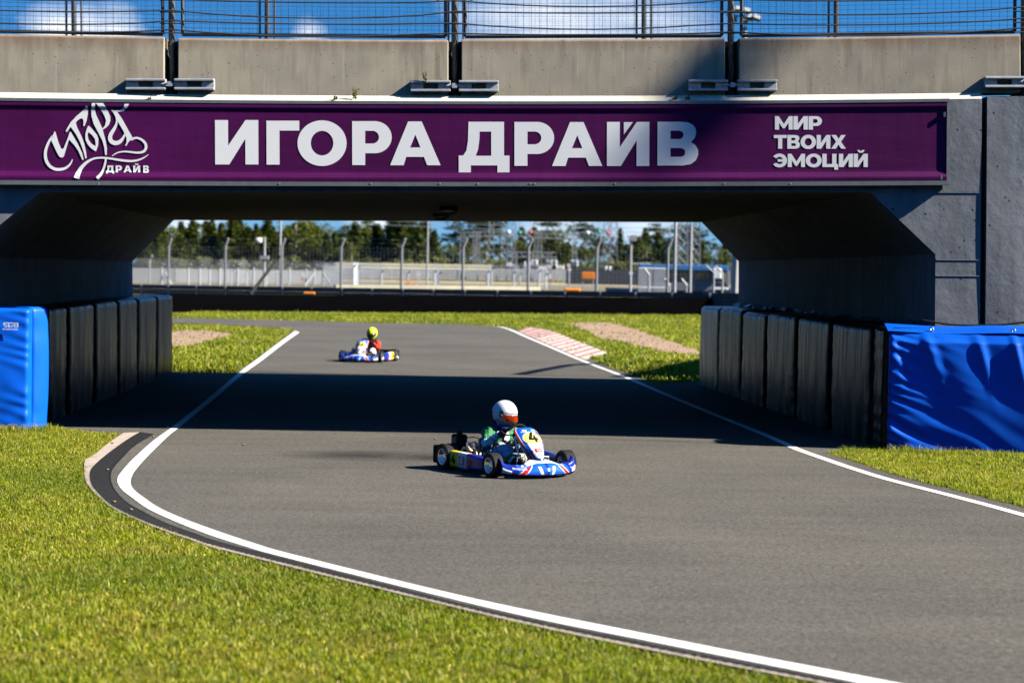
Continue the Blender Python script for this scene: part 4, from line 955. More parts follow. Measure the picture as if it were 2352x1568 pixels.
for i, p in enumerate(FP):
    t = thing('fence_post', ords[i] + ' grey angled fence post from the left beyond the underpass', 'fence post', tuple(p), 'angle topped fence posts beyond the bridge')
    if pm is None:
        m_ = MB(); m_.tube([p, p + Vector((0, 0, 3.35))], .075, 8); a_ = m_.build('pole', mat('far post steel', (.20, .21, .23), .6, .2), t)
        m_ = MB(); m_.tube([p + Vector((0, 0, 3.3)), p + Vector((.2, -.1, 3.78))], .075, 8); b_ = m_.build('angled_arm', M_PALEST, t); pm = (a_, b_)
    else:
        for q in pm: c = q.copy(); COL.objects.link(c); c.parent = t
m_ = MB()
for a, b_ in zip(FPX, FPX[1:]):
    for z in np.arange(1.0, 3.4, .2): m_.tube([a + Vector((0, 0, z)), b_ + Vector((0, 0, z))], .004, 3, cap=False)
    for s in np.arange(0, 1, .06): p = a.lerp(b_, s); m_.tube([p + Vector((0, 0, .8)), p + Vector((0, 0, 3.3))], .003, 3, cap=False)
    for z, k in ((3.5, .4), (3.74, .9)): m_.tube([a + Vector((.2 * k, -.1 * k, z)), b_ + Vector((.2 * k, -.1 * k, z))], .006, 3, cap=False)
tag(m_.build('fence_mesh', M_STEEL, loc=FP[4], recalc=False), 'thin wire mesh strung between the angled fence posts', 'wire mesh')

def pole(px, py_top, D, r, label, name='light_pole', cat='pole', mt=M_PALEST, extra=None, group=None):
    p = PD(px, py_top, D); h = p.z; b = Vector((p.x, p.y, 0)); t = thing(name, label, cat, tuple(b), group)
    m_ = MB(); m_.tube([b, b + Vector((0, 0, h))], [r, r * .75], 8); m_.build('shaft', mt, t)
    if extra: extra(t, b, h)
    return t
def camhead(t, b, h):
    m_ = MB(); m_.sphere(b + Vector((-.42, 0, h - .25)), (.28, .2, .22), 6); m_.tube([b + Vector((0, 0, h - .1)), b + Vector((-.42, 0, h - .12))], .06, 6); m_.build('camera_head', M_WHITE, t)
    m_ = MB(); m_.box(b + Vector((-.3, -.2, h * .62)), b + Vector((.3, .2, h * .68))); m_.build('junction_box', M_PALEST, t)
pole(608, 545, 145, .10, 'white camera pole with a round head left of the third angled fence post', 'camera_pole', extra=camhead)
pole(645.5, 420, 160, .10, 'tall thin pale light pole rising right behind the third angled fence post', group=None)
pole(984, 440, 200, .10, 'tall pale light pole between the fifth and sixth angled fence posts')
pole(1553.5, 430, 122, .11, 'thick tall pale light pole just right of the ninth angled fence post')
pole(1589, 460, 128, .09, 'slimmer tall pale pole, the rightmost one seen through the underpass')
def camhead2(t, b, h):
    m_ = MB(); m_.box(b + Vector((-.1, -.3, h - .5)), b + Vector((.5, .3, h))); m_.build('floodlight', M_PALEST, t)
    m_ = MB(); m_.tube([b + Vector((0, 0, h * .52)), b + Vector((1.6, 0, h * .53))], .06, 6); m_.tube([b + Vector((1.6, 0, h * .53)), b + Vector((1.6, 0, h * .36))], .08, 6); m_.build('side_bracket', M_STEEL, t)
pole(1450, 540, 180, .12, 'pale pole with a small floodlight between the eighth and ninth angled fence posts', 'light_pole', extra=camhead2)
# dark raking stay against the third post
a = PD(575, 676, 124.5); b_ = PD(642, 588, 126.2); m_ = MB(); m_.tube([a, b_], [.11, .10], 8); tag(m_.build('raking_stay', M_RUBBER, loc=a), 'thick dark stay raking up to the third angled fence post', 'stay')

# second fence line and pale barriers on the far circuit
sf = [(344, 600, 205), (372, 606, 205), (433, 607, 207), (459, 608, 207), (482, 610, 208), (505, 607, 208), (531, 610, 210), (546, 608, 210), (567, 610, 212), (583, 606, 212), (612, 612, 213), (637, 612, 214), (665, 606, 215), (703, 610, 216), (722, 608, 216), (742, 610, 217), (812, 606, 200), (822, 612, 218), (876, 620, 206), (937, 622, 208), (998, 620, 210), (1008, 624, 214), (1120, 620, 212), (1130, 612, 216), (1180, 622, 214), (1194, 626, 216), (1238, 618, 214), (1254, 626, 218), (1255, 600, 222)]
m0 = None
for i, (x, y, D) in enumerate(sf):
    p = PD(x, y, D); b = Vector((p.x, p.y, 0))
    # nearest first-row posts name the place
    k = min(range(9), key=lambda q: abs(PX[q] - x)); side = 'left' if x < PX[k] else 'right'
    t = thing('far_fence_post', f'thin far fence post {abs(x - PX[k]) // 22 + 1 if False else ""}'.strip(), 'fence post', tuple(b), 'thin posts of the far circuit fence')
    t['label'] = f'thin far fence post, number {i + 1} from left, ' + (f'{side} of the {ords[k]} angled post' if abs(x - PX[k]) > 6 else f'almost behind the {ords[k]} angled post')
    if m0 is None:
        m_ = MB(); m_.tube([b, b + Vector((0, 0, 2.45)), b + Vector((.3, -.2, 2.9))], .085, 6); m0 = m_.build('pole', M_STEEL, t)
    else:
        c = m0.copy(); COL.objects.link(c); c.parent = t; c.scale = (1, 1, p.z / 2.9)
for (x, y, dx, D) in ((380, 640, 14, 205), (722, 640, -22, 216), (742, 640, 20, 217)):
    a = PD(x, 627, D); b_ = PD(x + dx, 665, D - 1); m_ = MB(); m_.tube([a, Vector((b_.x, b_.y, 0))], .09, 6)
    tag(m_.build('fence_strut', M_STEEL, loc=b_), {380: 'diagonal strut of the far circuit fence, leftmost one', 722: 'diagonal fence strut leaning left near the fourth angled post', 742: 'diagonal fence strut leaning right near the fourth angled post'}[x], 'strut', 'diagonal struts of the far circuit fence')
m_ = MB(); q = [PD(x, y, D) for x, y, D in sf if y > 603]; q = [Vector((v.x, v.y, 0)) for v in q]; q = [q[0] + (q[0] - q[3]) * 3] + q
for a, b_ in zip(q, q[1:]):
    for z in np.arange(.2, 2.7, .16): m_.tube([a + Vector((0, 0, z)), b_ + Vector((0, 0, z))], .011, 3, cap=False)
    L = int((b_ - a).length / .2) + 1
    for s in range(L): p = a.lerp(b_, s / L); m_.tube([p, p + Vector((0, 0, 2.5))], .008, 3, cap=False)
tag(m_.build('fence_mesh', M_STEEL, loc=q[5], recalc=False), 'hazy wire mesh between the thin posts of the far circuit fence', 'wire mesh')

def wall_run(name, pts, h, th, mt, label, cat, z0=0.0):
    m_ = MB()
    for a, b_ in zip(pts, pts[1:]):
        d = (b_ - a).normalized(); nn = Vector((-d.y, d.x, 0)) * th / 2; z = Vector((0, 0, z0)); H = Vector((0, 0, h))
        m_.hexa([a - nn + z, b_ - nn + z, b_ + nn + z, a + nn + z], [a - nn + H, b_ - nn + H, b_ + nn + H, a + nn + H])
    return tag(m_.build(name, mt, loc=pts[len(pts) // 2]), label, cat)
def base(x, D): p = PD(x, 640, D); return Vector((p.x, p.y, 0))
M_BARR = mat('pale barrier', (.18, .185, .19), .8, build=vary(.12, .4))
M_CREAM = mat('cream rail', (.34, .32, .22), .8, build=vary(.12, .6))
wall_run('barrier_wall', [base(180, 232), base(400, 236), base(620, 244), base(780, 250)], 1.55, .4, M_BARR, 'long pale concrete barrier wall on the left of the far circuit', 'barrier wall')
ar = thing('armco_barrier', 'triple pale guard rail across the middle of the far circuit', 'guard rail', tuple(base(1000, 330)))
for z in (.55, 1.0, 1.45, 1.9):
    m_ = MB(); p = [base(740, 322), base(1000, 330), base(1310, 338)]
    for a, b_ in zip(p, p[1:]): m_.hexa([a + Vector((0, -.1, z - .19)), b_ + Vector((0, -.1, z - .19)), b_ + Vector((0, .1, z - .19)), a + Vector((0, .1, z - .19))], [a + Vector((0, -.02, z + .19)), b_ + Vector((0, -.02, z + .19)), b_ + Vector((0, .1, z + .19)), a + Vector((0, .1, z + .19))])
    m_.build('beam', M_BARR, ar)
m_ = MB()
for x in range(745, 1310, 22): p = base(x, 331); m_.box(p + Vector((-.1, .15, 0)), p + Vector((.1, .35, 2.1)))
m_.build('support_posts', M_STEEL, ar)['kind'] = 'stuff'
wl_ = thing('wooden_rail', 'cream double rail running behind the fifth angled fence post', 'rail', tuple(base(900, 300)))
for z in (2.05, 2.5):
    m_ = MB(); a, b_ = base(770, 292), base(1130, 306); m_.hexa([a + Vector((0, -.1, z - .14)), b_ + Vector((0, -.1, z - .14)), b_ + Vector((0, .1, z - .14)), a + Vector((0, .1, z - .14))], [a + Vector((0, -.1, z + .14)), b_ + Vector((0, -.1, z + .14)), b_ + Vector((0, .1, z + .14)), a + Vector((0, .1, z + .14))]); m_.build('rail', M_CREAM, wl_)
wall_run('low_wall', [base(770, 190), base(1000, 196), base(1240, 205)], .42, .35, M_CREAM, 'low cream kerb wall just above the guard rail, centre of the opening', 'low wall')
wall_run('low_wall', [base(1395, 196), base(1470, 190)], .5, .35, M_BARR, 'short white low wall left of the grey fence panels', 'low wall')
wall_run('dark_bank', [base(1300, 300), base(1480, 300)], 2.2, 2.0, M_DSTEEL, 'dark tyre bank behind the orange board on the far circuit', 'tyre bank')

# orange and white track furniture
def block(name, px0, py0, px1, py1, D, mt, label, cat, group=None, legs=False, round_=False):
    a, b_ = PD(px0, py1, D), PD(px1, py0, D); m_ = MB(); z0 = max(0, a.z); th = .35
    m_.box((a.x, D - th / 2, z0), (b_.x, D + th / 2, b_.z))
    o = m_.build(name, mt, loc=((a.x + b_.x) / 2, D, z0), bevel=.06)
    if legs:
        m_ = MB()
        for x in (a.x + .15, b_.x - .15): m_.box((x - .06, D - .06, 0), (x + .06, D + .06, z0))
        l = m_.build('support_leg', M_STEEL, o); l.matrix_parent_inverse = o.matrix_basis.inverted()
        l.location = (0, 0, 0)
        for v in l.data.vertices: pass
    return tag(o, label, cat, group)
block('marshal_board', 1336, 625, 1366, 641, 230, M_ORANGE, 'orange marshal board left of the eighth angled fence post', 'board', legs=True)
block('orange_pad', 1296, 662.5, 1333, 670, 102, M_ORANGE, 'flat orange pad lying on the guard rail between the seventh and eighth posts', 'pad')
block('orange_pad', 697, 671, 724, 675.5, 118, M_ORANGE, 'thin orange pad on the guard rail left of the fourth angled post', 'pad')
for (x0, x1, lab) in ((924, 937, 'orange frame stand just right of the fifth angled post, left one of the two'), (941, 955, 'orange frame stand right of the fifth angled post, right one of the two')):
    a, b_ = PD(x0, 663, 205), PD(x1, 644, 205); m_ = MB(); m_.tube([(a.x, 205, 0), (a.x, 205, b_.z), (b_.x, 205, b_.z), (b_.x, 205, 0)], .07, 6)
    tag(m_.build('frame_stand', M_ORANGE, loc=(a.x, 205, 0)), lab, 'frame stand', 'orange frame stands')
for (x, y, r_, D, lab) in ((960, 630, 5, 215, 'white round marker sign right of the fifth angled post'), (1449, 627, 4.5, 175, 'white round marker on the pole between the eighth and ninth posts'), (1308, 619, 4.2, 220, 'small white round marker left of the orange board')):
    p = PD(x, y, D); m_ = MB(); rr = r_ / F * D; m_.lathe([(0, 0), (rr, 0), (rr, .06), (0, .06)], Matrix.Translation(p + Vector((0, -.14, 0))) @ Matrix.Rotation(R(90), 4, 'X'), 16)
    o = m_.build('marker_sign', M_WHITE, loc=p); tag(o, lab, 'marker sign', 'round white marker signs')
    m_ = MB(); m_.tube([(0, 0, -p.z), (0, 0, .1)], .05, 6); s = m_.build('sign_post', M_STEEL); s.parent = o
for (x, y0, y1, D, lab) in ((695, 626, 642, 225, 'white and orange marker post right of the third angled post'), (1262.5, 609, 620, 230, 'upper white marker panel behind the seventh angled post'), (1307, 606, 616, 222, 'white marker panel above the small round marker'), (1264, 630, 645, 225, 'white and orange marker post right of the seventh angled post')):
    a, b_ = PD(x - 3.6, y1, D), PD(x + 3.6, y0, D); m_ = MB(); zm = a.z + (b_.z - a.z) * .35
    m_.box((a.x, D - .1, zm + .004), (b_.x, D + .1, b_.z)); m_.box((a.x, D - .1, max(0, a.z)), (b_.x, D + .1, zm), 1); m_.box((a.x + .12, D - .03, 0), (a.x + .2, D + .03, max(.01, a.z)), 2)
    tag(m_.build('marker_board', [M_WHITE, M_ORANGE, M_STEEL], loc=(a.x, D, 0)), lab, 'marker board', 'white and orange marker boards')

# long trailer with a blue roof edge, grey site fence in front of it
tb = base(1468, 150); tx1 = base(1672, 150).x
tr = thing('trailer', 'long grey trailer with a bright blue roof edge behind mesh fencing at the right', 'trailer', tuple(tb))
hT = PD(1560, 608, 150).z
m_ = MB(); m_.box((tb.x, 148.7, .7), (tx1, 151.2, hT - .42)); m_.build('body', mat('trailer side', (.16, .17, .19), .5, build=vary(.15, .8)), tr, bevel=.08)
m_ = MB(); m_.box((tb.x - .05, 148.6, hT - .42), (tx1 - .1, 151.3, hT)); m_.build('roof_edge', mat('bright blue trim', (.03, .16, .40), .5), tr, bevel=.06)
for i in range(5): m_ = MB(); x = tb.x + .5 + i * 1.15; m_.box((x, 148.66, 1.5), (x + .95, 148.72, 2.25)); m_.build('window', M_GLASS, tr)
m_ = MB(); m_.box((base(1632, 150).x, 148.3, hT - 1.0), (base(1652, 150).x, 148.65, hT - .2)); m_.build('white_panel', M_WHITE, tr, bevel=.08)
for x in (.8, 1.8, 5.0): m_ = MB(); m_.lathe([(0, .1), (.3, .1), (.42, .06), (.42, -.12), (0, -.12)], Matrix.Translation((tb.x + x, 148.7, .42)) @ Matrix.Rotation(R(90), 4, 'X'), 14); m_.build('wheel', M_RUBBER, tr)
m_ = MB(); m_.box((tb.x + .2, 149.2, .42), (tx1 - .2, 150.6, .7)); m_.build('chassis', M_BLACK, tr)
vb = base(1655, 140); car = thing('parked_car', 'dark parked car with a white bonnet behind the mesh at the far right', 'car', tuple(vb))
def carshape(u, v):
    prof_ = [(-2.0, .35), (-2.05, .8), (-1.2, .95), (-.6, 1.45), (.7, 1.5), (1.4, .98), (2.0, .85), (2.05, .4)]
    return prof_
m_ = MB(); pr = carshape(0, 0); a = [(vb.x + y * .42, 140 + .85 * 1, z) for y, z in pr]; b_ = [(vb.x + y * .42, 140 - .85, z) for y, z in pr]
m_.add(a + b_, [tuple(range(8)), tuple(range(15, 7, -1))] + [(i, (i + 1) % 8, 8 + (i + 1) % 8, 8 + i) for i in range(8)]); m_.build('body', mat('dark car paint', (.03, .033, .04), .3), car, bevel=.05)
m_ = MB(); m_.box((vb.x - .65, 139.02, .92), (vb.x + .45, 139.13, 1.12)); m_.build('bonnet', M_WHITE, car, bevel=.04)
for s in (-.55, .55): m_ = MB(); m_.lathe([(0, .1), (.3, .1), (.32, -.1), (0, -.1)], Matrix.Translation((vb.x + s, 139.12, .32)) @ Matrix.Rotation(R(90), 4, 'X'), 12); m_.build('wheel', M_RUBBER, car)
sp = [(1467, 118), (1500, 118.5), (1532, 119)]
for i in range(2):
    a, b_ = base(sp[i][0], sp[i][1]), base(sp[i + 1][0], sp[i + 1][1]); m_ = MB(); 
    for s in range(17): p = a.lerp(b_, s / 16); m_.box(p + Vector((-.018, -.02, .1)), p + Vector((.018, .02, 2.35)))
    for z in (.15, 1.2, 2.3): m_.tube([a + Vector((0, 0, z)), b_ + Vector((0, 0, z))], .03, 6)
    tag(m_.build('site_fence_panel', M_STEEL, loc=a), ['grey barred site fence panel at the left end of the trailer', 'grey barred site fence panel beside the ninth angled post'][i], 'fence panel', 'grey site fence panels')
cp = [(1491, 616, 1), (1640, 612, -1), (1660, 612, -1), (1538, 640, -1), (1577, 640, -1)]
for i, (x, y, s) in enumerate(cp):
    p = PD(x, y, 116); b = Vector((p.x, p.y, 0)); m_ = MB(); m_.tube([b, b + Vector((0, 0, p.z - .35)), b + Vector((-.3 if s > 0 or i > 2 else -.42, 0, p.z))], .055, 6)
    tag(m_.build('cranked_post', M_PALEST, loc=b), 'pale cranked post before the trailer, ' + ['leftmost, at the blue roof end', 'second from right', 'rightmost', 'short one beside the thick light pole', 'short one beside the rightmost pole'][i], 'fence post', 'cranked posts in front of the trailer')

# ------------------------------------------------------------------ substation
def lattice(name, px, w, py_top, D, label, group, arms=()):
    p = PD(px, py_top, D); h = p.z; b = Vector((p.x, p.y, 0)); t = thing(name, label, 'lattice tower', tuple(b), group); m_ = MB()
    wt = w * .7; nseg = max(4, int(h / 1.5))
    cn = lambda i, z: b + Vector((((i in (1, 2)) - .5) * (w + (wt - w) * z / h), ((i in (2, 3)) - .5) * (w + (wt - w) * z / h), z))
    for i in range(4): m_.tube([cn(i, 0), cn(i, h)], .07, 4)
    for k in range(nseg):
        z0, z1 = h * k / nseg, h * (k + 1) / nseg
        for i in range(4): m_.tube([cn(i, z0), cn((i + 1) % 4, z1)], .05, 3); m_.tube([cn((i + 1) % 4, z0), cn(i, z1)], .05, 3)
    m_.build('lattice_mast', M_PALEST, t)
    for j, (dz, L) in enumerate(arms):
        m_ = MB(); z = h - dz; m_.tube([b + Vector((-L, 0, z)), b + Vector((0, 0, z + .5)), b + Vector((L, 0, z))], .06, 4); m_.tube([b + Vector((-L, 0, z)), b + Vector((L, 0, z))], .06, 4); m_.build('cross_arm', M_PALEST, t)
    return t
for (x, w, y, D, lab) in ((1131, 1.1, 400, 380, 'thin pale lattice tower rising right of the sixth angled post, left one'), (1162, 1.3, 390, 385, 'thicker pale lattice tower rising between the sixth and seventh posts'), (1181, .9, 480, 372, 'short slim lattice tower just left of the three coloured balls'),
                          (1397, 1.5, 380, 400, 'pale lattice tower right of the eighth angled post, left one of two'), (1413, 1.5, 370, 410, 'pale lattice tower right of the eighth angled post, right one of two'), (1572, 1.6, 385, 330, 'wide pale lattice pylon between the two thick poles at the right'), (1602, 1.4, 395, 340, 'pale lattice pylon right of the rightmost pole')):
    lattice('lattice_tower', x, w, y, D, lab, 'lattice towers of the substation', ((2.0, 1.6),))
def gantry(x0, x1, y, D, label):
    a, b_ = PD(x0, y, D), PD(x1, y, D); t = thing('gantry', label, 'gantry', (a.x, D, 0), 'portal gantries of the substation'); h = (a.z + b_.z) / 2
    for x in (a.x, b_.x):
        m_ = MB()
        for s in (-.45, .45): m_.tube([(x + s, D, 0), (x + s * .6, D, h)], .1, 4)
        for k in range(10): m_.tube([(x - .45 + .03 * k, D, h * k / 10), (x + .45 - .03 * k, D, h * (k + 1) / 10)], .06, 3)
        m_.build('column', M_PALEST, t)
    m_ = MB()
    for z in (h, h - .8): m_.tube([(a.x - 1, D, z), (b_.x + 1, D, z)], .1, 4)
    L = b_.x - a.x
    for k in range(int(L / .8)): m_.tube([(a.x + k * .8, D, h if k % 2 else h - .8), (a.x + k * .8 + .8, D, h - .8 if k % 2 else h)], .06, 3)
    m_.build('beam', M_PALEST, t)
gantry(1062, 1092, 534, 360, 'pale portal gantry over the sixth angled post'); gantry(1098, 1232, 533, 364, 'wide pale portal gantry across the middle of the substation'); gantry(1240, 1320, 537, 360, 'pale portal gantry left of the first tall pine'); 
gantry(1182, 1262, 579, 330, 'low pale portal gantry behind the seventh angled post')
for (x, y, mt, lab) in ((1168, 533, M_WHITE, 'white marker ball on the power lines, left group'), (1193.5, 535, mat('green ball', (.01, .30, .17), .5), 'green marker ball on the power lines, left group'), (1218.5, 533, mat('red ball', (.62, .09, .06), .5), 'red marker ball on the power lines, left group'),
                        (1349.5, 535, M_WHITE, 'white marker ball in front of the tall pine, right group'), (1375, 532, MATS['green ball'], 'green marker ball near the eighth post top, right group'), (1397, 536, MATS['red ball'], 'red marker ball near the lattice towers, right group')):
    p = PD(x, y, 352); m_ = MB(); m_.sphere(p, .36, 7); m_.tube([p + Vector((0, 0, .3)), p + Vector((0, 0, 9))], .03, 4, 0)
    tag(m_.build('marker_ball', mt, loc=p, smooth=True), lab, 'marker ball', 'coloured marker balls on the power lines')
ins = [(1222, 600), (1231, 600), (1257, 601), (1266, 601), (1276, 601), (1314, 601), (1324, 602)]
mi0 = None
for i, (x, y) in enumerate(ins):
    p = PD(x, y - 4, 345); b = Vector((p.x, p.y, 0)); t = thing('insulator', 'white insulator stack, number %d from left in the substation row' % (i + 1), 'insulator', tuple(b), 'white insulators of the substation')
    if mi0 is None:
        m_ = MB(); z1 = p.z
        for k in range(5): m_.lathe([(.1, 0), (.34, .05), (.34, .13), (.1, .2)], Matrix.Translation((b.x, b.y, z1 - 1.0 + .2 * k)), 10)
        A_ = m_.build('stack', M_WHITE, t); m_ = MB(); m_.tube([b, (b.x, b.y, z1 - 1.0)], .16, 6); B_ = m_.build('stand', M_DSTEEL, t); mi0 = (A_, B_)
    else:
        for q in mi0: c = q.copy(); COL.objects.link(c); c.parent = t
for i, (x0, x1, y0, y1, lab) in enumerate(((1160, 1182, 606, 626, 'dark substation transformer block right of the sixth angled post'), (1200, 1222, 604, 628, 'grey substation transformer with a white face left of the seventh angled post'), (1232, 1258, 614, 632, 'low dark switchgear block right of the seventh angled post'), (1272, 1300, 612, 632, 'low dark switchgear block left of the orange board'))):
    a, b_ = PD(x0, y1, 350), PD(x1, y0, 350); t = thing('transformer', lab, 'transformer', (a.x, 350, 0), 'substation transformers'); m_ = MB(); m_.box((a.x, 348.5, .3), (b_.x, 351, b_.z - .5)); m_.build('tank', M_DSTEEL if i != 1 else M_STEEL, t, bevel=.1)
    m_ = MB(); k = 7
    for q in range(k): x = a.x + (b_.x - a.x) * (q + .25) / k; m_.box((x, 347.8, .6), (x + .1, 348.48, b_.z - 1.0))
    m_.build('cooling_fin', M_STEEL, t)
    m_ = MB()
    for q in (.25, .5, .75): x = a.x + (b_.x - a.x) * q; m_.lathe([(.16, 0), (.24, .1), (.12, .3), (.2, .4), (.06, .7), (0, .7)], Matrix.Translation((x, 349.6, b_.z - .5)), 8)
    m_.build('bushing', M_WHITE, t)
for (x, lab) in ((1397, 'twin white insulator columns at the foot of the lattice towers, left one'), (1406, 'twin white insulator columns at the foot of the lattice towers, right one')):
    a = PD(x - 5, 606, 330); b = Vector((a.x, 330, 0)); m_ = MB()
    for k in range(9): m_.lathe([(.14, 0), (.3, .06), (.14, .2)], Matrix.Translation((b.x, b.y, .8 + .22 * k)), 8)
    m_.lathe([(.12, 0), (.12, .9)], Matrix.Translation(b), 8); tag(m_.build('insulator_column', M_WHITE, loc=b), lab, 'insulator', 'twin insulator columns')
m_ = MB()
for z, dd in ((9.5, 0), (10.4, 3), (8.7, -2)):
    for k in range(1): m_.tube([Vector((-60, 352 + dd, z + 1.5)), Vector((0, 352 + dd, z)), Vector((14, 352 + dd, z - .2)), Vector((70, 352 + dd, z + 1.5))], .05, 4)
tag(m_.build('power_line', M_STEEL, loc=(0, 352, 9)), 'thin power lines strung across the sky over the substation', 'power line')

# floodlight mast seen over the bridge
p = PD(1700, 38, 120); b = Vector((p.x, 120, 0)); fm = thing('floodlight_mast', 'floodlight mast with a crown of lamps showing above the bridge fence', 'floodlight', tuple(b))
m_ = MB(); m_.tube([b, p + Vector((.3, 0, -.6))], [.3, .12], 8); m_.build('mast', M_PALEST, fm)
for i, (dx, dz, tx) in enumerate(((-.55, .35, 0), (-.1, .4, .1), (.35, .3, .25), (-.4, -.15, 0), (.6, -.05, .3), (.95, -.1, .3), (.25, -.2, .1))):
    m_ = MB(); mx = Matrix.Translation(p + Vector((dx, random.uniform(-.3, .3), dz))) @ Matrix.Rotation(tx, 4, 'Y') @ Matrix.Rotation(R(-35), 4, 'X'); m_.box((-.22, -.1, -.16), (.22, .1, .16), 0, mx); m_.box((-.19, -.13, -.13), (.19, -.1, .13), 1, mx); m_.build('lamp', [M_DSTEEL, M_PALEST], fm)
m_ = MB(); m_.tube([p + Vector((-.8, 0, .05)), p + Vector((1.1, 0, -.05))], .06, 5); m_.build('crossbar', M_STEEL, fm)

# ------------------------------------------------------------------ trees
def quads(C, size, tilt=1.0, rng=None):
    rng = rng or RNG; n_ = len(C); a = rng.normal(0, 1, (n_, 3)); a[:, 2] *= tilt; a /= np.linalg.norm(a, axis=1)[:, None]
    b = np.cross(a, rng.normal(0, 1, (n_, 3))); b /= np.linalg.norm(b, axis=1)[:, None]; s = size * rng.uniform(.5, 1.3, (n_, 1))
    V = np.stack([C - a * s, C - b * s * .55, C + a * s, C + b * s * .55], 1); return V.reshape(-1, 3), np.arange(4 * n_).reshape(-1, 4)
def crown_pts(kind, rng):
    P = []
    if kind == 'spruce':
        for z in np.arange(.06, 1.0, .028):
            r = (.21 * (1 - z) ** .85 + .012) * rng.uniform(.7, 1.15)
            for k in range(int(9 + 10 * (1 - z))):
                a = rng.uniform(0, 2 * np.pi); L = r * rng.uniform(.55, 1.12)
                for q in range(5): s = (q + 1) / 5; P.append((np.cos(a) * L * s + rng.normal(0, .008), np.sin(a) * L * s + rng.normal(0, .008), z - .05 * s * L / .2 + rng.normal(0, .008)))
    elif kind == 'pine':
        for k in range(13):
            z = rng.uniform(.45, .97); a = rng.uniform(0, 2 * np.pi); L = rng.uniform(.02, .17) * (1.15 - z) / .5
            c = np.array((np.cos(a) * L, np.sin(a) * L, z)); P += [tuple(c + rng.normal(0, 1, 3) * (.045, .045, .018)) for _ in range(62)]
    elif kind == 'birch':
        for k in range(26):
            z = rng.uniform(.18, .95); a = rng.uniform(0, 2 * np.pi); L = .17 * np.sin(np.pi * min(.97, (z - .1) ** .8)) * rng.uniform(.3, 1.1)
            c = np.array((np.cos(a) * L, np.sin(a) * L, z)); P += [tuple(c + rng.normal(0, 1, 3) * (.035, .035, .045)) for _ in range(46)]
    else:
        for k in range(22):
            z = rng.uniform(.1, .85); a = rng.uniform(0, 2 * np.pi); L = .5 * np.sqrt(max(0, 1 - (z - .25) ** 2 * 1.4)) * rng.uniform(.2, 1)
            c = np.array((np.cos(a) * L, np.sin(a) * L, z)); P += [tuple(c + rng.normal(0, 1, 3) * (.08, .08, .06)) for _ in range(42)]
    return np.array(P)
def tree_proto(kind, mt, bark, seed):
    rng = np.random.default_rng(seed); P = crown_pts(kind, rng); V, Fq = quads(P, {'spruce': .026, 'pine': .022, 'birch': .024, 'bush': .06}[kind], .6, rng)
    t = thing(kind + '_tree' if kind != 'bush' else 'bush', '', 'tree'); c = np_mesh('crown', V, Fq, mt, t)
    m_ = MB()
    if kind != 'bush':
        m_.tube([(0, 0, 0), (.004, 0, .5), (0, .003, .96)], [.014, .010, .002], 7)
        for k in range(9):
            z = rng.uniform(.3, .9); a = rng.uniform(0, 6.28); L = .13 * (1.1 - z); m_.tube([(0, 0, z), (math.cos(a) * L, math.sin(a) * L, z + .03)], [.004, .0015], 4)
        m_.build('trunk', bark, t)
    else:
        for k in range(5): a = rng.uniform(0, 6.28); m_.tube([(0, 0, 0), (math.cos(a) * .2, math.sin(a) * .2, .6)], [.03, .01], 5)
        m_.build('stem', bark, t)
    return t
PROT = {'spruce': [tree_proto('spruce', M_SPRUCE, M_BARK, s) for s in (1, 2, 3)], 'pine': [tree_proto('pine', M_PINE, M_PALEBARK, s) for s in (4, 5, 6)],
        'birch': [tree_proto('birch', M_BIRCH, M_PALEBARK, s) for s in (7, 8, 9)], 'bush': [tree_proto('bush', M_WILLOW, M_BARK, s) for s in (10, 11)]}
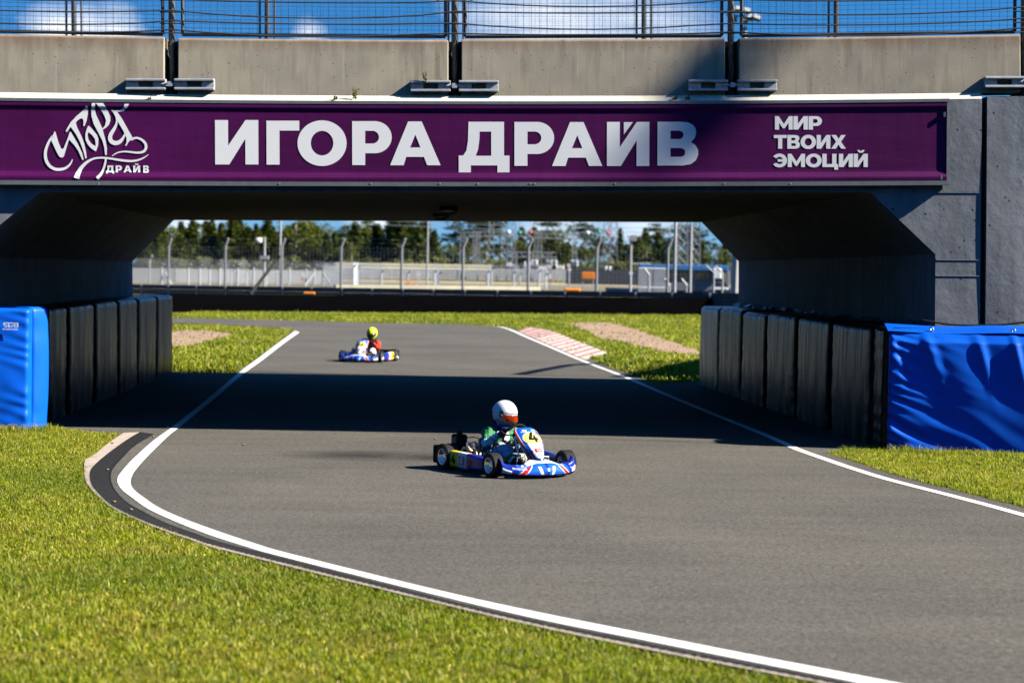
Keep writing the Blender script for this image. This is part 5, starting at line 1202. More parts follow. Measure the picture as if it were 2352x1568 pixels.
TR = [('spruce', 340, 545, 400, 1.5), ('spruce', 362, 520, 410, 1.3), ('birch', 388, 512, 405, 1.2), ('spruce', 442, 506, 400, 1.6), ('spruce', 412, 540, 395, 1.8), ('spruce', 468, 560, 400, 1.5), ('spruce', 488, 505, 410, 1.3), ('spruce', 509, 512, 412, 1.5), ('spruce', 533, 490, 400, 1.5), ('spruce', 549, 498, 408, 1.5), ('spruce', 568, 520, 400, 1.5),
      ('spruce', 588, 514, 415, 1.2), ('spruce', 616, 490, 400, 1.2), ('birch', 600, 540, 398, 1.6), ('spruce', 628, 520, 405, 1.4), ('birch', 680, 500, 400, 1.9), ('birch', 703, 496, 408, 1.8), ('pine', 722, 505, 420, 1.3), ('birch', 740, 545, 400, 1.6), ('spruce', 769, 533, 405, 1.3), ('pine', 789, 505, 430, 1.2), ('spruce', 752, 540, 398, 1.7), ('spruce', 816, 510, 400, 1.7), ('birch', 808, 556, 396, 1.6), ('pine', 843, 500, 430, 1.2),
      ('spruce', 863, 514, 402, 1.5), ('pine', 882, 512, 430, 1.2), ('spruce', 902, 490, 405, 1.5), ('spruce', 922, 478, 400, 1.8), ('spruce', 944, 486, 404, 1.7), ('spruce', 962, 520, 400, 1.6), ('spruce', 979, 505, 410, 1.3), ('spruce', 998, 530, 402, 1.5), ('birch', 1040, 556, 398, 1.9), ('pine', 1046, 506, 425, 1.6), ('pine', 1078, 492, 420, 1.7), ('pine', 1100, 488, 425, 1.6), ('pine', 1118, 498, 420, 1.4),
      ('birch', 1090, 560, 396, 1.8), ('pine', 1150, 500, 430, 1.3), ('spruce', 1198, 522, 415, 1.4), ('birch', 1178, 545, 405, 1.9), ('spruce', 1228, 522, 412, 1.6), ('pine', 1258, 496, 420, 1.9), ('spruce', 1265, 530, 415, 1.7), ('birch', 1284, 506, 405, 1.7), ('spruce', 1305, 556, 405, 1.6), ('birch', 1322, 572, 410, 1.6),
      ('pine', 1346, 508, 415, 1.5), ('birch', 1345, 568, 405, 1.9), ('pine', 1375, 511, 420, 1.4), ('birch', 1380, 586, 405, 1.6), ('spruce', 1425, 524, 418, 1.0), ('spruce', 1440, 560, 410, 1.4), ('spruce', 1466, 544, 405, 1.9), ('spruce', 1452, 545, 412, 1.2), ('birch', 1485, 560, 402, 1.7), ('spruce', 1513, 534, 405, 1.5), ('pine', 1505, 510, 430, 1.1), ('pine', 1535, 512, 420, 1.5), ('spruce', 1530, 556, 402, 1.7),
      ('pine', 1560, 514, 425, 1.3), ('birch', 1556, 575, 405, 1.7), ('pine', 1592, 516, 420, 1.4), ('pine', 1612, 525, 415, 1.6), ('spruce', 1613, 556, 405, 1.7), ('birch', 1642, 566, 402, 2.0), ('spruce', 1664, 562, 405, 1.9), ('birch', 1690, 580, 400, 2.0), ('birch', 1585, 580, 402, 1.8)]
for i, x in enumerate(range(330, 1720, 34)): TR.append(('bush', x + random.randint(-8, 8), random.randint(586, 602) if x < 1150 else random.randint(594, 606), random.randint(372, 388), 1))
for i in range(52):
    x = 336 + i * 13.2 if i < 50 else 1420 + 60 * (i - 50)
    TR.append((('spruce', 'spruce', 'birch', 'spruce', 'pine')[i % 5], x + random.uniform(-5, 5), random.uniform(508, 548), random.uniform(414, 432), random.uniform(1.3, 1.8)))
used = {}; placed = {k: set() for k in PROT}
for n_, (kind, px, py, D, wd) in enumerate(TR):
    p = PD(px, py, D); b = Vector((p.x, p.y, 0)); h = p.z; v = n_ % len(PROT[kind]); pr = PROT[kind][v]
    if v in placed[kind]: t = dup(pr)
    else: placed[kind].add(v); t = pr
    t.location = b; t.rotation_euler = (0, 0, random.uniform(0, 6.28))
    t.scale = (h * wd * (1.15 if kind == 'spruce' else 1.0), h * wd * (1.15 if kind == 'spruce' else 1.0), h) if kind != 'bush' else (h * .95, h * .95, h)
    k = min(range(9), key=lambda q: abs(PX[q] - px)); dd = px - PX[k]
    if px < PX[0] - 20: pos = 'left of every angled post'
    elif px > PX[8] + 70: pos = 'near the right corner of the opening'
    else: pos = ('behind the %s angled post' % ords[k]) if abs(dd) <= 12 else ('%s %s of the %s angled post' % ('just' if abs(dd) < 40 else 'well', 'left' if dd < 0 else 'right', ords[k]))
    size = 'tall' if py < 520 else ('medium' if py < 555 else 'short')
    base_ = {'spruce': size + ' dark pointed spruce', 'pine': size + ' sparse pine with bare trunk', 'birch': size + ' leafy green birch', 'bush': 'pale green bush below the treeline'}[kind]
    lab = base_ + ' ' + pos; used.setdefault(lab, []).append((px, t))
    t['category'] = 'tree' if kind != 'bush' else 'bush'; t['group'] = {'spruce': 'spruces of the far treeline', 'pine': 'pines of the far treeline', 'birch': 'birches of the far treeline', 'bush': 'bushes at the foot of the treeline'}[kind]
for lab, l in used.items():
    l.sort(key=lambda q: q[0])
    for i, (px, t) in enumerate(l):
        t['label'] = lab if len(l) == 1 else lab + ', ' + (['left one', 'right one'][i] if len(l) == 2 else ['left one', 'middle one', 'right one'][min(i, 2)] if len(l) == 3 else 'number %d from left' % (i + 1))
P = []
for k in range(1500):      # unseen forest added behind the camera and to both sides, blocking low sky light
    q = RNG.random()
    c = np.array((RNG.uniform(-120, 120), RNG.uniform(-75, -60), 0)) if q < .5 else np.array((RNG.uniform(-125, -105) if q < .75 else RNG.uniform(115, 135), RNG.uniform(-60, 160), 0))
    c[2] = RNG.uniform(1, 27) * (1 if q < .75 else .8); P.append(c + RNG.normal(0, 1, (16, 3)) * (2.2, 2.2, 1.8))
V, Fq = quads(np.concatenate(P), 1.7, .7); o = np_mesh('forest', V, Fq, M_SPRUCE); tag(o, 'dense unseen forest added round the circuit to block low sky light', 'forest', kind='stuff')
P = []
for k in range(620):
    c = np.array((RNG.uniform(-130, 130), RNG.uniform(425, 445), RNG.uniform(.5, 7.6))); P.append(c + RNG.normal(0, 1, (26, 3)) * (1.3, 1.0, 1.0))
V, Fq = quads(np.concatenate(P), .55, .7); o = np_mesh('undergrowth', V, Fq, mat('undergrowth leaves', (.045, .06, .014), .7, build=leaf_mat)); tag(o, 'dark mass of undergrowth closing the far treeline', 'undergrowth', kind='stuff')

# ================================================================== KARTS AND DRIVERS  (x forward, y to the kart's left, z up)
def capsule(m_, p0, p1, r0, r1, n=12):
    p0, p1 = Vector(p0), Vector(p1); d = p1 - p0; L = max(d.length, 1e-4); q = d.to_track_quat('Z', 'Y').to_matrix().to_4x4(); mx = Matrix.Translation(p0) @ q
    pr = [(r0 * math.sin(R(a)), -r0 * math.cos(R(a))) for a in (2, 20, 40, 60, 80)] + [(r1 * math.sin(R(a)), L - r1 * math.cos(R(a))) for a in (100, 120, 140, 160, 178)]
    i0 = len(m_.v); m_.lathe(pr, mx, n); k = len(pr)
    m_.f.append([i0 + j for j in range(n - 1, -1, -1)]); m_.f.append([i0 + (k - 1) * n + j for j in range(n)]); m_.mi += [0, 0]
def fuse(m_, name, mats, parent, voxel, it=5, paint=None, folds=0):
    o = m_.build(name, mats[0], parent); md = o.modifiers.new('remesh', 'REMESH'); md.mode = 'VOXEL'; md.voxel_size = voxel
    sm = o.modifiers.new('smooth', 'SMOOTH'); sm.iterations = it; sm.factor = .5
    if folds:
        tx = bpy.data.textures.get('folds') or bpy.data.textures.new('folds', 'CLOUDS'); tx.noise_scale = .055; tx.noise_depth = 2
        dm = o.modifiers.new('folds', 'DISPLACE'); dm.texture = tx; dm.strength = folds; dm.mid_level = .5; dm.texture_coords = 'LOCAL'
    dg = bpy.context.evaluated_depsgraph_get(); dg.update(); me = bpy.data.meshes.new_from_object(o.evaluated_get(dg)); me.name = name
    o.modifiers.clear(); old = o.data; o.data = me; bpy.data.meshes.remove(old)
    me.materials.clear()
    for q in mats: me.materials.append(q)
    if paint:
        for pl in me.polygons: pl.material_index = paint(pl.center)
    me.polygons.foreach_set('use_smooth', [True] * len(me.polygons))
    return o
def wheel(t, x, y, rad, w, side):
    e = bpy.data.objects.new('wheel', None); COL.objects.link(e); e.parent = t; e.empty_display_size = .1; e.location = (x, y, rad); ORI[e.name] = Vector((0, 0, 0))
    mx = Matrix.Rotation(R(-90) * side, 4, 'X')          # local +Z of the lathe looks outward
    h = w / 2; pr = [(.60 * rad, -h * .82), (.80 * rad, -h), (.93 * rad, -h * .95), (.985 * rad, -h * .80)]
    for g in (-.62, -.36, -.1, .16, .42, .66): pr += [(rad, h * (g - .08)), (rad, h * (g + .09)), (rad - .0055, h * (g + .10)), (rad - .0055, h * (g + .155)), (rad, h * (g + .165))]
    pr += [(.985 * rad, h * .86), (.93 * rad, h * .96), (.80 * rad, h), (.60 * rad, h * .82)]
    m_ = MB(); m_.lathe(pr, mx, 40); ty = m_.build('tyre', M_RUBBER, e); ty.data.polygons.foreach_set('use_smooth', [False] * len(ty.data.polygons))
    m_ = MB(); q = rad * .62
    m_.lathe([(q, -h * .8), (q * .9, -h * .3), (q * .9, h * .3), (q * 1.0, h * .80), (q * 1.03, h * .86), (q * .98, h * .90), (q * .90, h * .80), (q * .80, h * .25), (q * .62, h * .12), (q * .50, h * .20), (q * .40, h * .22), (q * .38, h * .55), (q * .30, h * .62), (0, h * .62)], mx, 32)
    rm = m_.build('rim', M_CHROME, e, smooth=True)
    m_ = MB()
    for k in range(3): a = 2.1 * k + .4; m_.lathe([(0, .012), (.009, .012), (.009, 0), (0, 0)], mx @ Matrix.Translation((q * .5 * math.cos(a), q * .5 * math.sin(a), h * .2)), 8)
    m_.build('wheel_nut', M_DSTEEL, e)
    return e

def make_kart(loc, yaw, label, number, side_left_yellow, second=False):
    t = thing('kart', label, 'kart', loc, 'racing karts', rotz=yaw)
    for x, y, r_, w in ((.44, .445, .127, .125), (-.48, .455, .138, .165)):
        for s in (1, -1): wheel(t, x, y * s, r_, w, s)
    # chassis
    m_ = MB()
    for s in (1, -1):
        m_.tube([(-.60, .30 * s, .10), (-.3, .31 * s, .07), (.15, .27 * s, .06), (.52, .17 * s, .06)], .015, 8)
        m_.tube([(.30, .25 * s, .065), (.44, .36 * s, .10)], .013, 6); m_.tube([(.44, .33 * s, .10), (.44, .385 * s, .127)], .02, 8)
    for x in (-.55, -.2, .2, .5): m_.tube([(x, -.28 if x < .4 else -.18, .065), (x, .28 if x < .4 else .18, .065)], .014, 6)
    m_.build('chassis_frame', M_NAVY if not second else M_RED, t, smooth=True)
    m_ = MB(); m_.add([(-.15, -.26, .052), (-.15, .26, .052), (.5, .17, .046), (.5, -.17, .046), (-.15, -.26, .042), (-.15, .26, .042), (.5, .17, .036), (.5, -.17, .036)], [(0, 1, 2, 3), (7, 6, 5, 4), (0, 3, 7, 4), (1, 0, 4, 5), (2, 1, 5, 6), (3, 2, 6, 7)]); m_.build('floor_tray', M_ALLOY, t)
    m_ = MB(); m_.tube([(-.48, -.44, .138), (-.48, .44, .138)], .018, 12); m_.lathe([(.02, -.01), (.085, -.01), (.085, .01), (.02, .01)], Matrix.Translation((-.48, -.22, .138)) @ Matrix.Rotation(R(90), 4, 'X'), 24); m_.build('rear_axle', M_ALLOY, t, smooth=False)
    m_ = MB(); m_.box((-.70, -.52, .055), (-.645, .52, .25)); m_.box((-.66, -.40, .10), (-.60, -.36, .16)); m_.box((-.66, .36, .10), (-.60, .40, .16)); m_.build('rear_bumper', M_BLACK, t, bevel=.02)
    # nose fairing
    def nose(u, v):
        s = u * 2 - 1; a = abs(s); y = .445 * s
        xf = .80 - .025 * a - .15 * a ** 2.6; hump = math.exp(-(s / .40) ** 4); zt = .128 + .042 * hump + .03 * a ** 5 + .055 * max(0, (a - .8) / .2) ** 2
        zb = .038 + .02 * a ** 4; dp = .15 + .09 * hump - .03 * a
        keel = .018 * math.exp(-(s / .13) ** 2)
        P_ = [(-dp * .75, zb + .005), (-.035, zb - .004), (-.004 + keel, zb + .006), (.0 + keel, zb + .28 * (zt - zb)), (-.012 + keel * .7, zb + .56 * (zt - zb)), (-.035, zb + .80 * (zt - zb)), (-.06 - .02 * hump, zb + .93 * (zt - zb)), (-.11 - .02 * hump, zt + .004), (-dp * .9, zt + .014 * hump), (-dp, zt - .004), (-dp - .004, zt - .06)]
        f = v * (len(P_) - 1); i = min(int(f), len(P_) - 2); f -= i
        return Vector((xf + P_[i][0] * (1 - f) + P_[i + 1][0] * f, y, P_[i][1] * (1 - f) + P_[i + 1][1] * f))
    def nose_col(u, v):       # 0 blue 1 navy 2 white 3 red
        s = u * 2 - 1; a = abs(s)
        if v > .58 and a < .44 - .10 * (v - .58):
            if v > .80 and a < .235 - .35 * (v - .80) * 0 and a < .15 + .32 * (v - .78): return 3
            return 2
        if v > .90 and a > .62: return 3
        if .12 < v < .60:
            k = a - .30 - .62 * (.58 - v)
            if 0 < k < .025 or .15 < k < .17: return 2
            if .025 <= k <= .15 and v < .5: return 3
            if a > .82 and v < .34: return 2 if v > .2 else 3
            if .10 < a - .25 * (v - .2) < .17 and v < .44: return 2
        if v >= .58 and .5 < a < .62: return 2 if (v * 5 + a * 7) % 1 > .6 else 0
        if a < .03: return 1
        return 1 if a > .66 and v < .72 else 0
    m_ = MB(); m_.grid(nose, 120, 40, nose_col); ns = m_.build('nose_fairing', [M_BLUE, M_NAVY, M_WHITE, M_RED], t, smooth=True)
    sd = ns.modifiers.new('shell', 'SOLIDIFY'); sd.thickness = .004; sd.offset = 0
    def on_nose(u, v, o=.004): return nose(u, v) + Vector((o, 0, o))
    m_ = MB()      # small emblem and lettering strokes on the nose
    for (u0, u1, v0, v1) in ((.484, .490, .64, .72), (.510, .516, .64, .72), (.490, .510, .665, .695)): m_.poly([[(u0, v0), (u1, v0), (u1, v1), (u0, v1)]], on_nose, 0)
    m_.build('nose_emblem', M_RED, ns, recalc=False)
    m_ = MB()
    for k, ch in enumerate('LINENOTIME' if False else '||||||||||'):
        u0 = .10 + .0155 * k
        for q in range(2): m_.poly([[(u0, .40 + .05 * q + .004 * (k % 3)), (u0 + .012, .40 + .05 * q + .004 * (k % 3)), (u0 + .013, .425 + .05 * q), (u0 + .001, .425 + .05 * q)]], on_nose)
    for k in range(6):
        u0 = .885 + .012 * k; m_.poly([[(u0, .38 - .01 * k), (u0 + .006, .38 - .01 * k), (u0 + .014, .58 - .01 * k), (u0 + .008, .58 - .01 * k)]], on_nose)
    m_.build('nose_lettering', M_WHITE, ns, recalc=False)
    # front number panel
    def panel(u, v):          # u -1..1, v 0..1
        w_ = (.050 + .092 * min(1, v / .62) ** .9) * (1 if v < .86 else math.sqrt(max(0.02, 1 - ((v - .86) / .15) ** 2)) * .5 + .5)
        x = .69 - .27 * v - .05 * v * v + .035 * math.sin(math.pi * v); z = .160 + .335 * v
        return Vector((x - .075 * abs(u) ** 2.2, u * w_, z - .012 * abs(u) ** 3))
    def panel_col(u, v):      # 0 blue 1 navy 2 white 3 red 4 yellow 5 maroon
        a = abs(u)
        if a > .90: return 3 if v > .45 or v < .33 else 0
        if a > .85: return 2
        if v < .13: return 0
        if .13 <= v < .36 and a > .84 - 1.2 * (v - .13): return 3 if v < .27 else 1
        if v > .88: return 0
        if .56 < v <= .87:
            if (u / .74) ** 2 + ((v - .68) / .19) ** 2 < 1 and v > .56: return 4
            return 0 if v > .62 else 1
        if a > .66: return 0
        if .30 < v < .40 and -.42 < u < .34: return 5
        return 2
    m_ = MB(); m_.grid(lambda u, v: panel(u * 2 - 1, v), 56, 84, lambda u, v: panel_col(u * 2 - 1, v)); pn_ = m_.build('number_panel', [M_BLUE, M_NAVY, M_WHITE, M_RED, M_PALEYEL, M_MAROON], t, smooth=True)
    sd = pn_.modifiers.new('shell', 'SOLIDIFY'); sd.thickness = .005; sd.offset = 0
    def on_panel(u, v): return panel(u, v) + Vector((.007, 0, .004))
    m_ = MB()      # the viewer sees the kart's left on the right, so +u runs to the right
    if number == '4': glyph(m_, '4', lambda x, y: on_panel(-.36 + x * .80, .59 + y * .28), 0, .12)
    else:
        glyph(m_, '1', lambda x, y: on_panel(-.5 + x * .7, .60 + y * .2), 0, .2); glyph(m_, '6', lambda x, y: on_panel(.02 + x * .6, .60 + y * .2), 0, .2)
    m_.build('race_number', M_BLACK, pn_, recalc=False)
    m_ = MB()
    for k in range(4): m_.poly([[(-.55 + .09 * k, .90), (-.48 + .09 * k, .90), (-.48 + .09 * k, .935), (-.55 + .09 * k, .935)]], on_panel); m_.poly([[(.2 + .1 * k, .90), (.28 + .1 * k, .90), (.28 + .1 * k, .935), (.2 + .1 * k, .935)]], on_panel)
    for k in range(3): m_.poly([[(-.26 + .18 * k, .335), (-.16 + .18 * k, .335), (-.16 + .18 * k, .36), (-.26 + .18 * k, .36)]], on_panel)
    m_.build('panel_lettering', M_WHITE, pn_, recalc=False)
    m_ = MB()
    for (u0, u1, v0, v1) in ((-.18, .12, .235, .262), (-.1, .2, .19, .212)): m_.poly([[(u0, v0), (u1, v0), (u1, v1), (u0, v1)]], on_panel)
    m_.build('small_sticker', M_NAVY, pn_, recalc=False)
    # side pods
    for s in (1, -1):
        def pod(u, v):
            x = -.345 + .66 * u; a = 2 * math.pi * v; zc = .128 - .012 * u; hz = .086 - .022 * max(0, (u - .6) / .4); hy = .052 * (1 if u < .85 else 1 - (u - .85) * 3)
            c, q = math.cos(a), math.sin(a); e = .45
            return Vector((x, s * (.455 - .03 * u * u + hy * math.copysign(abs(c) ** e, c) + .0), zc + hz * math.copysign(abs(q) ** e, q)))
        yl = side_left_yellow or True
        def pod_col(u, v):
            if u < .255: return 1
            if u < .50: return 2
            return 0
        m_ = MB(); m_.grid(pod, 40, 40, pod_col); po = m_.build('side_pod', [M_NAVY, M_YELLOW, M_WHITE], t, smooth=True)
        m_ = MB(); m_.add([pod(0, j / 40) for j in range(40)], [tuple(range(40))]); m_.add([pod(1, j / 40) for j in range(40)], [tuple(range(40))]); c_ = m_.build('pod_cap', M_NAVY, po, recalc=False)
        def on_pod(x, z): 
            q = (x + .345) / .66; return Vector((x, s * (.455 - .03 * q * q + .0565), z))
        fl_ = -s      # text reads from the outside
        m_ = MB(); X = lambda x0, w_: (lambda a, b_: on_pod(x0 + (a * w_ if fl_ > 0 else (1 - a) * w_), b_))
        f4 = X(-.315, .10)
        if number == '4': glyph(m_, '4', lambda a, b_: f4(a, .078 + b_ * .098))
        else:
            glyph(m_, '1', lambda a, b_: f4(a * .8, .08 + b_ * .1)); glyph(m_, '6', lambda a, b_: f4(.45 + a * .7, .08 + b_ * .1))
        m_.build('race_number', M_BLACK, po, recalc=False)
        m_ = MB(); fe = X(-.165, .14); glyph(m_, 'E', lambda a, b_: fe(.05 + a * .5, .082 + b_ * .088)); m_.build('pod_lettering', M_NAVY, po, recalc=False)
        m_ = MB(); glyph(m_, 'R', lambda a, b_: fe(.48 + a * .5, .082 + b_ * .088))
        for (x0, x1, z0, z1) in ((.005, .085, .09, .10), (.01, .045, .10, .165), (.04, .09, .12, .155), (.0, .03, .068, .09), (.05, .08, .10, .12)): m_.poly([[(x0, z0), (x1, z0), (x1, z1), (x0, z1)]], lambda a, b_: on_pod(a, b_ - .015) + Vector((0, s * .0005 * (a * 40 % 3), 0)))
        m_.build('pod_emblem', M_MAROON, po, recalc=False)
    # seat
    def seat(u, v):
        a = R(-100 + 200 * u); x = -.30 - .10 * math.cos(a * .9) * (.7 + .3 * v) + .16 * (1 - v) * 0 - .10 * v; y = .175 * math.sin(a) * (.92 + .1 * v)
        return Vector((x + .11, y, .06 + .34 * v - .10 * abs(math.sin(a)) * v))
    m_ = MB(); m_.grid(seat, 24, 12); m_.add([(-.36, -.16, .065), (-.36, .16, .065), (.0, .15, .075), (.02, 0, .085), (.0, -.15, .075)], [(0, 1, 2, 3, 4)]); st = m_.build('seat', mat('grey seat shell', (.22, .22, .23), .35), t, smooth=True); q = st.modifiers.new('shell', 'SOLIDIFY'); q.thickness = .006
    # steering
    wc = Vector((.14, 0, .405)); nrm = Vector((-.80, 0, .60)).normalized(); mq = Matrix.Translation(wc) @ nrm.to_track_quat('Z', 'X').to_matrix().to_4x4(); RW = .135
    m_ = MB(); ring = []
    m_.lathe([(RW + .013 * math.cos(R(a)), .013 * math.sin(R(a))) for a in range(0, 361, 45)], mq, 36)
    for a in (-90, 35, 145): m_.tube([mq @ Vector((.02 * math.cos(R(a)), .02 * math.sin(R(a)), -.012)), mq @ Vector((RW * math.cos(R(a)), RW * math.sin(R(a)), 0))], .009, 6)
    m_.lathe([(0, .0), (.035, 0), (.035, -.03), (0, -.03)], mq, 14); sw = m_.build('steering_wheel', M_BLACK, t, smooth=True)
    m_ = MB(); m_.tube([wc - nrm * .02, (.50, 0, .11)], .011, 8); m_.build('steering_column', M_ALLOY, sw)
    m_ = MB()
    for s in (1, -1): m_.tube([(.48, .02 * s, .10), (.45, .36 * s, .115)], .008, 6); m_.tube([(.30, .10 * s, .40), (.40, .11 * s, .22), (.53, .12 * s, .07)], .009, 6)
    m_.build('tie_rod', M_CHROME, t)
    m_ = MB()
    for s in (1, -1): m_.tube([(.50, .20 * s, .06), (.50, .19 * s, .2), (.50, .11 * s, .2)], .008, 6)
    m_.build('pedal', M_ALLOY, t)
    # engine on the driver's right, behind
    en = MB(); en.box((-.33, -.385, .09), (-.13, -.24, .20)); en.lathe([(.0, .05), (.055, .05), (.06, 0), (.06, -.05), (0, -.05)], Matrix.Translation((-.22, -.41, .145)) @ Matrix.Rotation(R(90), 4, 'X'), 18)
    eng = en.build('engine', M_ALLOY, t, bevel=.012)
    m_ = MB(); cm = Matrix.Translation((-.20, -.31, .20)) @ Matrix.Rotation(R(20), 4, 'Y')
    for k in range(7): m_.lathe([(0, .012 * k), (.062 if k % 2 else .045, .012 * k), (.062 if k % 2 else .045, .012 * k + .008), (0, .012 * k + .011)], cm, 18)
    m_.lathe([(0, .084), (.05, .086), (.04, .105), (.012, .11), (.012, .14), (0, .14)], cm, 14); m_.build('cylinder', M_ALLOY, eng)
    m_ = MB(); m_.box((-.55, -.375, .245), (-.42, -.25, .36)); m_.box((-.54, -.37, .36), (-.43, -.26, .372)); m_.lathe([(.03, 0), (.034, .025), (.02, .035), (0, .035)], Matrix.Translation((-.485, -.31, .372)), 12); m_.tube([(-.485, -.31, .40), (-.485, -.31, .425)], .008, 6); m_.tube([(-.48, -.31, .26), (-.42, -.31, .22), (-.33, -.31, .20)], .032, 10); m_.build('airbox', M_BLACK, eng, bevel=.012)
    m_ = MB(); m_.box((-.535, -.382, .275), (-.435, -.3755, .345)); m_.build('airbox_panel', M_DSTEEL, eng, bevel=.004)
    m_ = MB(); m_.box((-.34, -.345, .185), (-.26, -.275, .245)); m_.lathe([(0, .0), (.024, 0), (.024, .05), (.016, .06), (0, .06)], Matrix.Translation((-.30, -.31, .245)), 12); m_.tube([(-.33, -.36, .22), (-.26, -.37, .235)], .008, 6); m_.build('carburettor', M_CHROME, eng, bevel=.006)
    m_ = MB(); m_.tube(spline([(-.14, -.33, .22), (-.07, -.36, .235), (-.03, -.37, .19), (-.05, -.36, .13), (-.12, -.34, .11)], 16), [.020] * 8 + [.026] * 8, 10); m_.build('exhaust_pipe', M_BRONZE, eng, smooth=True)
    m_ = MB(); m_.lathe([(0, 0), (.035, 0), (.045, .03), (.045, .22), (.03, .25), (0, .25)], Matrix.Translation((-.60, -.27, .20)) @ Matrix.Rotation(R(84), 4, 'Y'), 16); m_.build('silencer', M_BRONZE, eng, smooth=True)
    m_ = MB()
    for k in range(30):
        p = Vector((random.uniform(-.36, -.06), random.uniform(-.40, -.26), random.uniform(.17, .27))); q = p + Vector((random.uniform(-.06, .06), random.uniform(-.05, .05), random.uniform(-.05, .05)))
        m_.tube([p, p.lerp(q, .5) + Vector((0, 0, random.uniform(-.02, .03))), q], random.uniform(.005, .013), 6, (0, 1, 1, 2)[k % 4])
        if k % 4 == 0: m_.sphere(q, random.uniform(.011, .02), 5, (k // 4) % 3)
    m_.build('engine_fitting', [M_CHROME, M_BRONZE, M_BLACK], eng)
    m_ = MB(); m_.tube(spline([(-.43, -.30, .31), (-.33, -.30, .345), (-.20, -.27, .355), (-.13, -.25, .32), (-.15, -.25, .22)], 20), .006, 6); m_.build('spark_cable', M_BLACK, eng)
    m_ = MB(); m_.box((-.42, -.235, .08), (-.12, -.205, .20)); m_.build('chain_guard', M_BLACK, eng, bevel=.02)
    m_ = MB(); m_.lathe([(0, .04), (.10, .04), (.12, 0), (.12, -.04), (.09, -.05), (0, -.05)], Matrix.Translation((.20, -.02, .17)) @ Matrix.Scale(1.0, 4), 14); m_.build('fuel_tank', mat('translucent tank', (.45, .44, .38), .3), t, smooth=True)
    return t, wc, mq, RW

